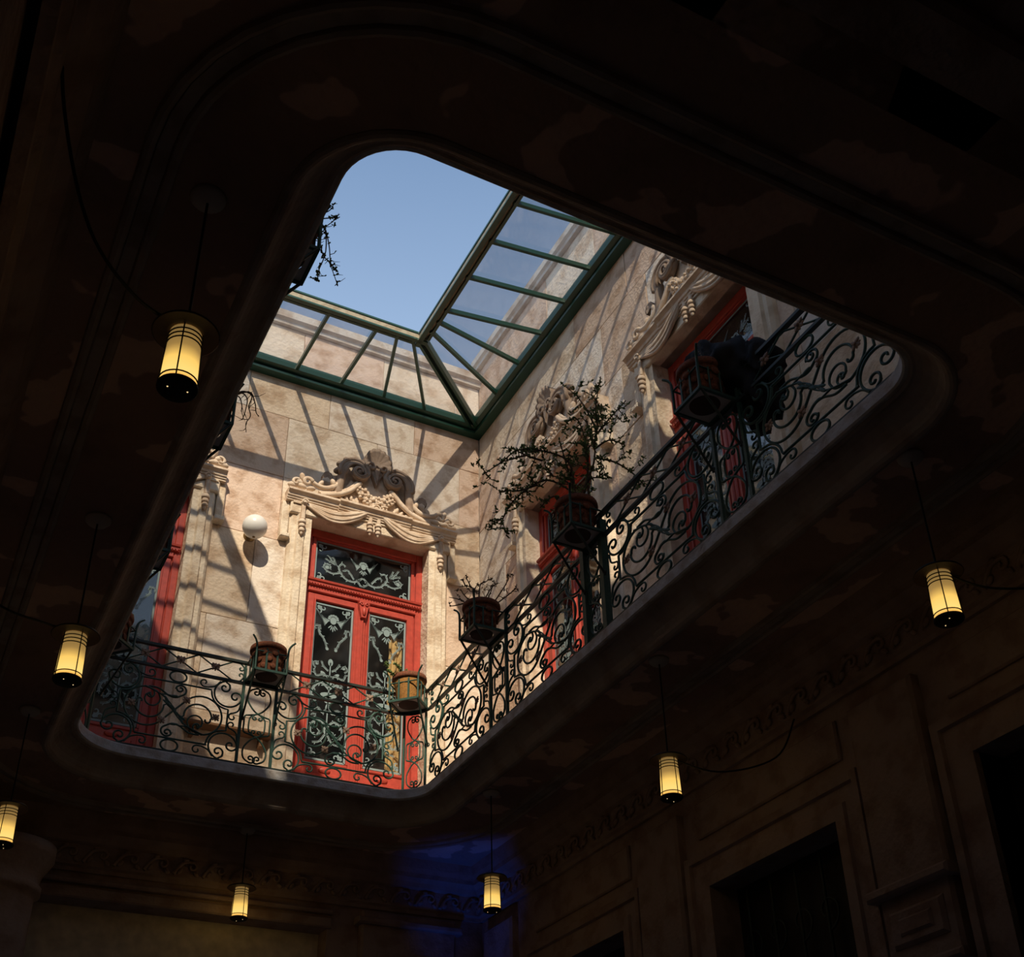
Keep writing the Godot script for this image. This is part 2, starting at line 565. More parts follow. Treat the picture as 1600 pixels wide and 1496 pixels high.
func upper_walls() -> void:
	var holes := []
	for c in DOORS_FRONT: holes.append([c - DOOR_HALF, c + DOOR_HALF, 4.0, DOOR_TOP])
	var g := G.new()
	wall_mass(g, LX - 0.45, WX + 0.45, 3.78, 9.93, holes, -0.022, 0.13)
	var w := obj("wall_front", g, M.mortar, null, xf_front())
	tag(w, "sunlit pale stone wall ahead with two red doors", "wall", "", "structure")
	var rows := [4.0, 4.95, 5.94, 6.94, 7.73, 8.52, 9.30, 9.78]
	stone_blocks(w, LX, WX, holes, rows, [[0.3, 1.9, 2.85, 4.2], [0.2, 2.06, 2.7, 4.5], [0.3, 1.75, 2.44, 4.4], [0.2, 2.05, 2.66, 4.55], [0.55, 1.6, 2.66, 3.67, 4.66], [0.2, 1.2, 2.2, 3.1, 4.1], [0.7, 1.75, 2.75, 3.7, 4.6]], 11,
		{"4.1": 3, "4.2": 2, "4.3": 0, "4.4": 4, "5.2": 3, "5.3": 1, "5.4": 4, "5.1": 1, "5.5": 5, "6.3": 5})
	var cp := G.new()
	cp.sweep(v2([[0, 9.78], [0.05, 9.78], [0.06, 9.82], [0.10, 9.84], [0.11, 9.93], [0, 9.96]]), line_frames(Vector3(LX, 0, 0), Vector3(WX, 0, 0), Vector3(0, 0, 1)), false, true, false, true)
	obj("parapet_cornice", cp, M["stone_3"], w)

	holes = []
	for c in DOORS_RIGHT: holes.append([c - DOOR_HALF, c + DOOR_HALF, 4.0, DOOR_TOP])
	g = G.new()
	wall_mass(g, WZ, NZ + 0.3, 3.78, 10.15, holes, -0.022, 0.13)
	w = obj("wall_right", g, M.mortar, null, xf_right())
	tag(w, "stone wall in raking shade on the far side of the right-hand railing", "wall", "", "structure")
	rows = [4.0, 4.95, 5.94, 6.94, 7.70, 8.45, 9.25, 10.08]
	stone_blocks(w, WZ + 0.001, NZ, holes, rows, [[-9.3, -7.3, -6.7, -4.9, -2.6], [-9.1, -7.25, -6.9, -4.8, -2.5], [-9.4, -7.2, -6.6, -4.75, -4.3, -2.6], [-9.15, -7.0, -4.7, -2.4], [-9.5, -8.6, -7.3, -6.5, -5.4, -4.4, -3.2], [-9.0, -7.78, -6.8, -5.9, -4.9, -3.9, -2.8], [-9.4, -8.3, -7.3, -6.2, -5.2, -4.1, -3.0]], 5,
		{"4.3": 2, "5.2": 2, "5.3": 5, "3.1": 4, "4.2": 4})
	cp = G.new()
	cp.sweep(v2([[0, 10.05], [0.05, 10.05], [0.06, 10.08], [0.09, 10.10], [0.10, 10.17], [0, 10.19]]), line_frames(Vector3(WZ, 0, 0), Vector3(NZ, 0, 0), Vector3(0, 0, 1)), false, true, false, true)
	obj("parapet_cornice", cp, M["stone_3"], w)

	g = G.new()
	wall_mass(g, -NZ - 0.3, -WZ, 3.78, 9.30, [], 0, 0.3)  # unseen wall, top set low so more sky lights the right wall
	w = obj("wall_left", g, M["stone_1"], null, xf_left())
	tag(w, "stone courtyard wall hidden above the dark ceiling edge", "wall", "", "structure")
	g = G.new()
	wall_mass(g, -WX - 0.3, -LX + 0.3, 3.78, 10.43, [], 0, 0.3)  # unseen wall, top set high to keep the sun off the lower hall
	w = obj("wall_near", g, M["stone_1"], null, xf_near())
	tag(w, "stone courtyard wall over the near end of the opening", "wall", "", "structure")
	# dark rooms behind the doors
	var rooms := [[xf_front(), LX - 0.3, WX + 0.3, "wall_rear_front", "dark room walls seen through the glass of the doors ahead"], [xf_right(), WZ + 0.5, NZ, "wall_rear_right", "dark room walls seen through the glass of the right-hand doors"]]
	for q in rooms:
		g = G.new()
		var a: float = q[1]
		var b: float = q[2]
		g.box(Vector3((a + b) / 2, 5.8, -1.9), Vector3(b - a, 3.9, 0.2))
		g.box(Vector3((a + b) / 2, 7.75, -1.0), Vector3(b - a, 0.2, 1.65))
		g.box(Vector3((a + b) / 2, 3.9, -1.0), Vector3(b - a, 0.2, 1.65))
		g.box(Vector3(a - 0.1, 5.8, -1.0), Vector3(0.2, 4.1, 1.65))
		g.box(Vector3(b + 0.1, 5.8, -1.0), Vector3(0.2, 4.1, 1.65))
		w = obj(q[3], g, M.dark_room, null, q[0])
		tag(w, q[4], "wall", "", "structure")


# ---------- door surround with its carved pediment ----------

func spiral3(cx: float, cy: float, r0: float, r1: float, a0: float, a1: float, z: float, k := 22) -> PackedVector3Array:
	return flat3(arc(cx, cy, r0, a0, a1, k, r1), z)

func make_surround() -> Node3D:
	var root := node("door_surround")
	for s in [-1.0, 1.0]:
		var g := G.new()
		var prof := v2([[0.65, -0.12], [0.65, 0.06], [0.715, 0.06], [0.73, 0.085], [0.795, 0.085], [0.81, 0.06], [0.85, 0.06], [0.875, 0.03], [0.885, 0.0], [0.885, -0.03]])
		var P := []
		for y in [-0.02, 3.26]:
			var row := PackedVector3Array()
			for p in prof: row.append(Vector3(p.x * s, y, p.y))
			P.append(row)
		g.grid(P, false, false, true, s < 0)
		obj("jamb", g, M.jamb, root)
		g = G.new()
		g.box(Vector3(s * 0.925, 3.18, 0.02), Vector3(0.08, 0.42, 0.07), Transform3D(), 0.012)
		g.box(Vector3(s * 0.925, 2.955, 0.04), Vector3(0.10, 0.05, 0.11), Transform3D(), 0.008)
		obj("ear_block", g, M.jamb, root)
	var g := G.new()
	# lintel: soffit, face, thin fillets
	g.box(Vector3(0, 3.325, -0.015), Vector3(1.78, 0.15, 0.21), Transform3D(), 0.01)
	g.box(Vector3(0, 3.368, 0.02), Vector3(1.74, 0.016, 0.175))
	obj("lintel", g, M.jamb, root)
	# cornice with a slight break forward in the middle
	g = G.new()
	var cprof := v2([[-0.05, 3.385], [0.10, 3.385], [0.10, 3.402], [0.112, 3.406], [0.116, 3.424], [0.128, 3.428], [0.134, 3.452], [0.158, 3.470], [0.170, 3.474], [0.170, 3.496], [0.16, 3.505], [-0.05, 3.52]])
	g.sweep(cprof, line_frames(Vector3(-0.94, 0, 0), Vector3(0.94, 0, 0), Vector3(0, 0, 1)), false, true, false, true)
	var c2 := PackedVector2Array()
	for p in cprof: c2.append(Vector2(p.x + 0.022 if p.x > 0 else p.x, p.y + 0.001))
	g.sweep(c2, line_frames(Vector3(-0.40, 0, 0), Vector3(0.40, 0, 0), Vector3(0, 0, 1)), false, true, false, true)
	obj("cornice", g, M.carved, root)
	# pediment field
	g = G.new()
	var field := cat([v2([[-0.90, 3.50]]), curve2([[-0.88, 3.53], [-0.60, 3.56], [-0.42, 3.62], [-0.30, 3.78], [-0.20, 3.96], [0.0, 4.02], [0.20, 3.96], [0.30, 3.78], [0.42, 3.62], [0.60, 3.56], [0.88, 3.53]], 4), v2([[0.90, 3.50]])])
	g.prism(field, -0.02, 0.07)
	obj("pediment_field", g, M.carved, root)
	for s in [-1.0, 1.0]:
		var mir := Transform3D(Basis(Vector3(s, 0, 0), Vector3.UP, Vector3(0, 0, 1)), Vector3.ZERO)
		# raking moulding
		g = G.new()
		var h := G.new()
		var path := curve([[-0.60, 3.535, 0.11], [-0.42, 3.585, 0.12], [-0.29, 3.67, 0.125], [-0.20, 3.78, 0.12], [-0.17, 3.82, 0.10]], 6)
		var up := PackedVector3Array()
		for p in path: up.append(p + Vector3(-0.012, 0.034, -0.018))
		h.tube(path, 0.026, 8); h.tube(up, 0.018, 6)
		g.add(h, mir)
		obj("raking_moulding", g, M.carved, root)
		# large volute: a fluted C-scroll that rolls inwards
		g = G.new(); h = G.new()
		for q in [[0.0, 0.05, 0.0], [0.042, 0.026, 0.03], [-0.03, 0.022, 0.035]]:
			var sp := curve([[-0.405, 3.60, 0.08], [-0.40, 3.72, 0.09], [-0.375, 3.86, 0.10]], 5)
			sp.append_array(spiral3(-0.215, 3.925, 0.165 + q[0], 0.10 + q[0] * 0.6, 195, 10, 0.11 + q[2], 16))
			sp.append_array(spiral3(-0.20, 3.935, 0.085 + q[0] * 0.4, 0.022, -10, -380, 0.12 + q[2] * 1.3, 26))
			h.tube(sp, q[1], 8, false, q[1] * 0.45)
		h.ell(Vector3(-0.20, 3.935, 0.14), Vector3(0.03, 0.03, 0.03))
		# acanthus flutes on the back of the scroll
		for k in 5:
			var a := deg_to_rad(205.0 - 28.0 * k)
			var c := Vector3(-0.215 + cos(a) * 0.20, 3.925 + sin(a) * 0.19, 0.075)
			h.ell(c, Vector3(0.035, 0.055, 0.05), Basis(Vector3(0, 0, 1), a - PI / 2 + 0.5), 8, 5)
		g.add(h, mir)
		obj("volute", g, M.carved_weathered_shaded, root)
		# small upright leaf shell
		g = G.new(); h = G.new()
		h.add(shell_shape(0.055, 0.115, 5, 0.03), Transform3D(Basis(), Vector3(-0.535, 3.735, 0.06)))
		g.add(h, mir)
		obj("leaf_shell", g, M.carved_weathered_shaded, root)
		# long end scroll with curled leaves
		g = G.new(); h = G.new()
		var es := curve([[-0.40, 3.76, 0.09], [-0.44, 3.70, 0.10], [-0.53, 3.635, 0.11], [-0.63, 3.635, 0.11], [-0.70, 3.665, 0.115]], 5)
		es.append_array(spiral3(-0.745, 3.64, 0.055, 0.012, 30, 400, 0.125, 20))
		h.tube(es, 0.034, 8, false, 0.012)
		for q in [[-0.47, 3.73, 20.0, 0.03, 0.05], [-0.60, 3.68, -30.0, 0.026, 0.045], [-0.80, 3.70, 15.0, 0.03, 0.05], [-0.84, 3.63, 60.0, 0.035, 0.06], [-0.89, 3.575, 95.0, 0.035, 0.06], [-0.80, 3.58, 80.0, 0.03, 0.055], [-0.70, 3.58, 100.0, 0.025, 0.05]]:
			h.ell(Vector3(q[0], q[1], 0.10), Vector3(q[3], q[4], 0.035), Basis(Vector3(0, 0, 1), deg_to_rad(q[2])), 8, 6)
		h.tube(spiral3(-0.865, 3.60, 0.05, 0.01, 60, 330, 0.125, 14), 0.016, 6)
		g.add(h, mir)
		obj("end_scroll", g, M.carved, root)
		# swag with folds
		g = G.new(); h = G.new()
		for k in 5:
			var o := (k - 2) * 0.5
			var sw := curve([[-0.015, 3.50, 0.12], [-0.09, 3.445 - o * 0.01, 0.125 + 0.008 * (k % 2)], [-0.20, 3.37 - o * 0.045, 0.13 + 0.012 * (k % 2)], [-0.34, 3.305 - o * 0.06, 0.125 + 0.012 * (k % 2)], [-0.48, 3.29 - o * 0.055, 0.12 + 0.01 * (k % 2)], [-0.60, 3.325 - o * 0.04, 0.115], [-0.70, 3.36 - o * 0.015, 0.11], [-0.755, 3.375, 0.11]], 5)
			h.tube(sw, 0.019, 6, false, 0.015)
		h.ell(Vector3(-0.76, 3.375, 0.115), Vector3(0.035, 0.035, 0.035))
		h.tube(spiral3(-0.76, 3.375, 0.034, 0.01, 0, 300, 0.145, 14), 0.009, 6)
		g.add(h, mir)
		obj("swag", g, M.carved, root)
		# hanging cord and tassel at the end of the swag
		obj("tassel", tassel_shape(0.17), M.carved, root, Transform3D(Basis(), Vector3(s * 0.765, 3.35, 0.105)))
		obj("tassel", tassel_shape(0.06), M.carved, root, Transform3D(Basis().scaled(Vector3.ONE * 0.9), Vector3(s * 0.045, 3.41, 0.115)))
		# leaf drops under the raking moulding
		g = G.new(); h = G.new()
		for q in [[-0.36, 3.565, 50.0], [-0.31, 3.585, 30.0], [-0.26, 3.61, 10.0], [-0.29, 3.555, 60.0], [-0.23, 3.575, 25.0]]:
			h.ell(Vector3(q[0], q[1], 0.085), Vector3(0.02, 0.036, 0.025), Basis(Vector3(0, 0, 1), deg_to_rad(q[2])), 8, 5)
		g.add(h, mir)
		obj("leaf_drop", g, M.carved, root)
	obj("shell", shell_shape(0.155, 0.33, 9, 0.07), M.carved_weathered_shaded, root, Transform3D(Basis(), Vector3(0, 3.97, 0.07)))
	g = G.new()
	for s in [-1.0, 1.0]:
		g.tube(spiral3(s * 0.07, 4.05, 0.055, 0.012, 90 - s * 100, 90 - s * 100 + s * 400, 0.15, 20), 0.016, 6)
	g.prism(v2([[-0.075, 4.03], [0.0, 3.83], [0.075, 4.03], [0.03, 4.06], [-0.03, 4.06]]), 0.05, 0.13)
	g.prism(v2([[-0.03, 4.02], [0.0, 3.86], [0.03, 4.02]]), 0.12, 0.15)
	obj("shell_base", g, M.carved_weathered_shaded, root)
	# garland of flowers
	var fl := flower_shape()
	for q in [[-0.185, 3.735, 1.0], [-0.125, 3.715, 1.1], [-0.15, 3.665, 1.0], [-0.085, 3.665, 1.15], [-0.095, 3.61, 1.0], [-0.03, 3.625, 1.25], [0.03, 3.665, 0.9], [0.045, 3.60, 1.1], [0.095, 3.65, 1.15], [0.12, 3.70, 1.0], [0.165, 3.735, 1.0], [0.15, 3.66, 1.0], [0.105, 3.58, 0.9], [-0.03, 3.565, 0.85], [0.19, 3.69, 0.8]]:
		obj("carved_flower", fl, M.carved, root, Transform3D(Basis(Vector3(0, 0, 1), q[0] * 40.0).scaled(Vector3.ONE * q[2] * 1.35), Vector3(q[0], q[1], 0.105)))
	g = G.new()
	g.lathe(v2([[0.0, 0.0], [0.058, 0.0], [0.062, 0.02], [0.045, 0.04], [0.03, 0.032], [0.022, 0.045], [0.0, 0.05]]), 16, Transform3D(Basis(Vector3(1, 0, 0), PI / 2), Vector3(0, 3.505, 0.125)))
	g.tube(spiral3(0, 3.505, 0.048, 0.01, 0, 500, 0.165, 24), 0.009, 6)
	obj("boss", g, M.carved, root)
	return root

# an upright fan of flutes standing on the origin
func shell_shape(half: float, high: float, flutes: int, deep: float) -> G:
	var g := G.new()
	var P := []
	var na := flutes * 6
	for i in na + 1:
		var f := float(i) / na
		var a := lerpf(-1.9, 1.9, f)
		var wave := absf(sin(f * PI * flutes))
		var row := PackedVector3Array()
		for j in 7:
			var q := float(j) / 6
			var rad := q * (0.975 + 0.025 * wave)
			var x := sin(a) * rad * half * (1.0 if absf(a) < 1.2 else 1.02)
			var y := high * 0.42 + cos(a) * rad * high * 0.58
			if cos(a) < 0: y = high * 0.42 + cos(a) * rad * high * 0.9
			row.append(Vector3(x, y, 0.03 + deep * (q * q) * (0.8 + 0.2 * wave) + 0.02 * (1.0 - q)))
		row.append(Vector3(row[6].x * 1.0, row[6].y, 0.0))
		P.append(row)
	g.grid(P, false, false, false, true)
	return g

func tassel_shape(drop: float) -> G:
	var g := G.new()
	g.tube(v3([[0, 0, 0], [0.0, -drop, 0]]), 0.022, 6)
	g.tube(v3([[0.012, 0, 0.008], [0.014, -drop, 0.008]]), 0.013, 6)
	var y := -drop
	for k in 3:
		g.lathe(v2([[0.012, y - 0.062], [0.040 - k * 0.005, y - 0.060], [0.042 - k * 0.005, y - 0.040], [0.030 - k * 0.004, y - 0.012], [0.012, y]]), 12)
		y -= 0.048
	g.ell(Vector3(0, y - 0.02, 0), Vector3(0.018, 0.03, 0.018), Basis(), 8, 5)
	return g

func flower_shape() -> ArrayMesh:
	var g := G.new()
	g.ell(Vector3(0, 0, 0.022), Vector3(0.013, 0.013, 0.016), Basis(), 7, 4)
	for k in 5:
		var a := TAU * k / 5
		g.ell(Vector3(cos(a) * 0.022, sin(a) * 0.022, 0.008), Vector3(0.018, 0.013, 0.014), Basis(Vector3(0, 0, 1), a), 7, 4)
	g.ell(Vector3(0, 0, -0.01), Vector3(0.03, 0.03, 0.025), Basis(), 8, 4)
	return g.mesh()


# ---------- red doors ----------

func etched_frame(g: G, hw: float, hh: float) -> void:
	var b := 0.012
	for s in [-1.0, 1.0]:
		g.ribbon(v2([[s * (hw - b), -hh + b], [s * (hw - b), hh - b]]), 0.02, 0)
		g.ribbon(v2([[-hw + b, s * (hh - b)], [hw - b, s * (hh - b)]]), 0.02, 0)
	for sx in [-1.0, 1.0]:
		for sy in [-1.0, 1.0]:
			for q in [arc(hw - 0.055, hh - 0.10, 0.032, 60, 330, 12, 0.010), arc(hw - 0.10, hh - 0.055, 0.032, 30, -240, 12, 0.010)]:
				g.ribbon(mirror(q, sx, sy), 0.018, 0, 0.008)
			g.blob(Vector2((hw - 0.05) * sx, (hh - 0.05) * sy), 0.018, 0.018, 0)

func etched_wings(g: G, c: Vector2, s: float) -> void:
	g.blob(c + Vector2(0, 0.015) * s, 0.034 * s, 0.042 * s, 0)
	for k in 7: g.blob(c + Vector2(0.044 * cos(PI * k / 6), 0.035 + 0.04 * sin(PI * k / 6)) * s, 0.015 * s, 0.013 * s, 0)
	for k in 5: g.blob(c + Vector2((k - 2) * 0.016, -0.058 - 0.014 * (2 - absi(k - 2))) * s, 0.006 * s, 0.028 * s, 0, (k - 2) * 0.35)
	for sx in [-1.0, 1.0]:
		for k in 10:
			var a := Vector2((0.05 + 0.004 * k) * sx, -0.002 - 0.006 * k) * s + c
			var e := Vector2((0.185 - 0.011 * k) * sx, 0.118 - 0.017 * k) * s + c
			g.ribbon(v2([[a.x, a.y], [(a.x * 0.5 + e.x * 0.5), (a.y + e.y) / 2 - 0.014 * s], [e.x, e.y]]), 0.007 * s, 0, 0.0065 * s)
		g.ribbon(v2([[c.x + 0.04 * sx * s, c.y + 0.005 * s], [c.x + 0.10 * sx * s, c.y + 0.03 * s], [c.x + 0.15 * sx * s, c.y + 0.075 * s]]), 0.016 * s, 0, 0.008 * s)

func make_door(called: String, xf: Transform3D, label: String, with_cloth := false) -> Node3D:
	var root := node(called, null, xf)
	tag(root, label, "door", "red double doors of the courtyard", "structure")
	var z := -0.14
	var g := G.new()
	for s in [-1.0, 1.0]:
		g.box(Vector3(s * 0.615, 1.62, z), Vector3(0.07, 3.26, 0.08), Transform3D(), 0.008)
		g.box(Vector3(s * 0.57, 1.62, z - 0.015), Vector3(0.03, 3.24, 0.05))
	g.box(Vector3(0, 3.205, z), Vector3(1.16, 0.09, 0.08), Transform3D(), 0.008)
	g.box(Vector3(0, 0.03, z), Vector3(1.16, 0.06, 0.07))
	obj("door_frame", g, M.red_wood, root)
	g = G.new()
	g.box(Vector3(0, 2.55, z), Vector3(1.17, 0.10, 0.09), Transform3D(), 0.008)
	g.sweep(v2([[0.0, 2.56], [0.06, 2.56], [0.075, 2.58], [0.075, 2.60], [0.09, 2.605], [0.095, 2.625], [0.0, 2.63]]), line_frames(Vector3(-0.63, 0, z), Vector3(0.63, 0, z), Vector3(0, 0, 1)), false, true, false, true)
	for k in 42:
		g.box(Vector3(-0.60 + k * 1.2 / 41, 2.573, z + 0.066), Vector3(0.015, 0.02, 0.02), Transform3D(Basis(Vector3(0, 0, 1), 0.5), Vector3.ZERO))
	obj("transom_rail", g, M.red_wood, root)
	# fanlight
	var fl := node("fanlight", root, Transform3D(Basis(), Vector3(0, 2.89, z)))
	g = G.new()
	for s in [-1.0, 1.0]:
		g.box(Vector3(s * 0.545, 0, 0), Vector3(0.03, 0.56, 0.05))
		g.box(Vector3(0, s * 0.265, 0), Vector3(1.08, 0.03, 0.05))
	obj("sash", g, M.red_wood, fl)
	g = G.new()
	g.box(Vector3(0, 0, -0.005), Vector3(1.07, 0.51, 0.004))
	obj("glass_pane", g, M.door_glass, fl)
	g = G.new()
	etched_frame(g, 0.53, 0.25)
	etched_wings(g, Vector2(0, 0.05), 0.85)
	for sx in [-1.0, 1.0]:
		for q in [[curve2([[0.02, -0.10], [0.10, -0.15], [0.20, -0.13], [0.27, -0.03], [0.24, 0.04], [0.19, 0.02]], 5), 0.022], [curve2([[0.10, -0.12], [0.17, -0.03], [0.21, -0.05]], 5), 0.018], [curve2([[0.25, -0.08], [0.33, -0.11], [0.41, -0.08], [0.43, -0.03], [0.39, -0.0], [0.35, -0.03], [0.37, -0.06]], 5), 0.018], [curve2([[0.30, 0.0], [0.36, 0.06], [0.40, 0.12]], 4), 0.016], [curve2([[0.30, 0.0], [0.34, 0.10]], 4), 0.016], [curve2([[0.30, 0.0], [0.42, 0.05]], 4), 0.016], [curve2([[0.0, -0.08], [0.05, -0.13], [0.0, -0.18]], 4), 0.02]]:
			g.ribbon(mirror(q[0], sx, 1), q[1] * 0.62, 0, q[1] * 0.3)
			g.ribbon(mirror(shifted(q[0], 0.012), sx, 1), q[1] * 0.25, 0, q[1] * 0.2)
			leaflets(g, mirror(q[0], sx, 1), q[1])
		g.blob(Vector2(sx * 0.39, -0.045), 0.022, 0.022, 0)
	obj("etched_ornament", g, M.etched, fl, Transform3D(Basis(), Vector3(0, 0, 0.0005)))
	# two leaves
	for s in [-1.0, 1.0]:
		var leaf := node("door_leaf", root, Transform3D(Basis(), Vector3(s * 0.287, 1.26, z)))
		g = G.new()
		var gw := 0.218
		var top := 1.16
		var bot := -0.57
		for e in [-1.0, 1.0]:
			g.box(Vector3(e * (gw + 0.033), 0.0, 0), Vector3(0.066, 2.46, 0.05), Transform3D(), 0.006)
			g.box(Vector3(e * (gw - 0.006), (top + bot) / 2, 0.008), Vector3(0.014, top - bot, 0.05))
		g.box(Vector3(0, top + 0.035, 0), Vector3(gw * 2 + 0.01, 0.07, 0.05), Transform3D(), 0.006)
		g.box(Vector3(0, bot - 0.33, -0.004), Vector3(gw * 2 + 0.01, 0.66, 0.042))
		g.box(Vector3(0, bot - 0.02, 0.008), Vector3(gw * 2, 0.03, 0.05), Transform3D(), 0.006)
		obj("leaf_frame", g, M.red_wood, leaf)
		g = G.new()
		g.box(Vector3(0, -0.90, 0.02), Vector3(0.36, 0.42, 0.02), Transform3D(), 0.01)
		g.box(Vector3(0, -0.90, 0.03), Vector3(0.24, 0.28, 0.02), Transform3D(), 0.008)
		g.ell(Vector3(0, -0.66, 0.025), Vector3(0.06, 0.03, 0.02))
		obj("raised_panel", g, M.red_wood, leaf)
		g = G.new()
		g.box(Vector3(0, (top + bot) / 2, -0.005), Vector3(gw * 2, top - bot, 0.004))
		obj("glass_pane", g, M.door_glass, leaf)
		g = G.new()
		etched_frame(g, gw - 0.01, (top - bot) / 2 - 0.01)
		etched_wings(g, Vector2(0, 0.66), 1.0)
		for sx in [-1.0, 1.0]:
			for q in [[curve2([[0.13, 0.60], [0.135, 0.52], [0.08, 0.45], [0.045, 0.36]], 5), 0.02], [arc(0.165, 0.56, 0.035, 200, -60, 12, 0.014), 0.016],
				[curve2([[0.0, 0.02], [0.06, 0.05], [0.14, 0.03], [0.17, 0.10]], 5), 0.02], [curve2([[0.02, 0.10], [0.07, 0.14], [0.10, 0.20]], 4), 0.018], [arc(0.14, 0.16, 0.045, -80, 240, 14, 0.012), 0.014],
				[curve2([[0.0, -0.10], [0.08, -0.04], [0.15, -0.10], [0.17, -0.19], [0.12, -0.24]], 5), 0.028], [curve2([[0.03, -0.02], [0.09, 0.0], [0.13, -0.05]], 4), 0.02],
				[curve2([[0.0, -0.30], [0.05, -0.36], [0.10, -0.31], [0.16, -0.36]], 5), 0.018], [curve2([[0.01, -0.50], [0.07, -0.44], [0.14, -0.48], [0.15, -0.57], [0.09, -0.60], [0.07, -0.54]], 5), 0.024], [curve2([[0.01, -0.58], [0.06, -0.66], [0.13, -0.68]], 4), 0.018], [arc(0.13, -0.40, 0.03, 0, 280, 10, 0.01), 0.012]]:
				g.ribbon(mirror(q[0], sx, 1), q[1] * 0.62, 0, q[1] * 0.3)
				g.ribbon(mirror(shifted(q[0], 0.012), sx, 1), q[1] * 0.25, 0, q[1] * 0.2)
				leaflets(g, mirror(q[0], sx, 1), q[1])
			g.blob(Vector2(sx * 0.14, 0.16), 0.014, 0.014, 0)
			g.blob(Vector2(sx * 0.045, 0.345), 0.016, 0.016, 0)
			g.blob(Vector2(sx * 0.07, 0.07), 0.03, 0.016, 0, sx * 0.5)
		g.ribbon(v2([[0, 0.20], [0, -0.62]]), 0.012, 0)
		g.blob(Vector2(0, 0.20), 0.026, 0.04, 0)
		g.blob(Vector2(0, 0.0), 0.035, 0.06, 0)
		g.blob(Vector2(0, -0.16), 0.085, 0.03, 0)
		g.blob(Vector2(0, -0.21), 0.05, 0.04, 0)
		g.blob(Vector2(0, -0.30), 0.025, 0.05, 0)
		g.blob(Vector2(0, -0.53), 0.03, 0.05, 0)
		obj("etched_ornament", g, M.etched, leaf, Transform3D(Basis(), Vector3(0, (top + bot) / 2, 0.0005)))
	# meeting stile with a carved corbel
	g = G.new()
	g.box(Vector3(0, 1.25, z + 0.03), Vector3(0.085, 2.48, 0.03), Transform3D(), 0.01)
	g.box(Vector3(0, 1.25, z + 0.045), Vector3(0.03, 2.44, 0.03), Transform3D(), 0.01)
	obj("meeting_stile", g, M.red_wood, root)
	g = G.new()
	g.prism(v2([[-0.055, 2.50], [0.055, 2.50], [0.05, 2.44], [0.04, 2.38], [0.025, 2.30], [-0.025, 2.30], [-0.04, 2.38], [-0.05, 2.44]]), z + 0.03, z + 0.085)
	g.tube(spiral3(0.028, 2.45, 0.024, 0.006, 0, 400, z + 0.09, 14), 0.008, 5)
	g.tube(spiral3(-0.028, 2.45, 0.024, 0.006, 180, -220, z + 0.09, 14), 0.008, 5)
	g.ell(Vector3(0, 2.37, z + 0.09), Vector3(0.02, 0.05, 0.02))
	obj("corbel", g, M.red_wood, root)
	return root

func doors() -> void:
	var y := Vector3(0, FLOOR2, 0)
	var f := xf_front()
	var r := xf_right()
	var at := []
	for c in DOORS_FRONT: at.append(f * Transform3D(Basis(), y + Vector3(c, 0, 0)))
	for c in DOORS_RIGHT: at.append(r * Transform3D(Basis(), y + Vector3(c, 0, 0)))
	var d_labels := ["red door behind the railing's far left corner, its blue glass half cut off by the ceiling", "bright red double door in full sun at the middle of the wall ahead", "red door in shade behind the leafy shrub on the right-hand wall", "red door in shade behind the black jacket, with a whitish reflecting fanlight", "red door of the right-hand wall hidden above the ceiling edge"]
	var s_labels := ["carved stone door surround of which only one end with its tassel shows past the ceiling edge", "carved stone door surround with shell and swags around the sunlit red door", "carved stone door surround half hidden by the leafy shrub on the right-hand wall", "carved stone door surround cut by the ceiling edge above the black jacket", "stone door surround at the far right end of the railing, only its jamb showing"]
	var sur := make_surround()
	for i in at.size():
		make_door("door_%d" % (i + 1), at[i], d_labels[i])
		var s: Node3D = sur
		if i == 0: sur.transform = at[0]
		else: s = copy(sur, "door_surround", at[i])
		tag(s, s_labels[i], "door surround", "carved stone door surrounds")
	# golden strip added behind the sunlit door's leaf, standing in for a lit wall
	var g := G.new()
	var P := []
	for k in 15:
		var q := float(k) / 14
		P.append(PackedVector3Array([Vector3(lerpf(-0.075, 0.075, q), 0, 0.018 * sin(q * 16)), Vector3(lerpf(-0.075, 0.075, q), 2.3, 0.014 * sin(q * 16))]))
	g.grid(P)
	for k in P.size(): P[k] = PackedVector3Array([P[k][0] - Vector3(0, 0, 0.004), P[k][1] - Vector3(0, 0, 0.004)])
	g.grid(P, false, false, false, true)
	tag(obj("golden_strip", g, M.strip_gold, null, at[1] * Transform3D(Basis(), Vector3(0.455, 0.0, -0.30))), "narrow golden strip added behind the glass of the sunlit red door", "golden_strip")


# ---------- glass canopy ----------

const C_IN := 1.29    # how far the glass reaches from the walls
const C_LOW := 8.94
const C_HIGH := 9.12

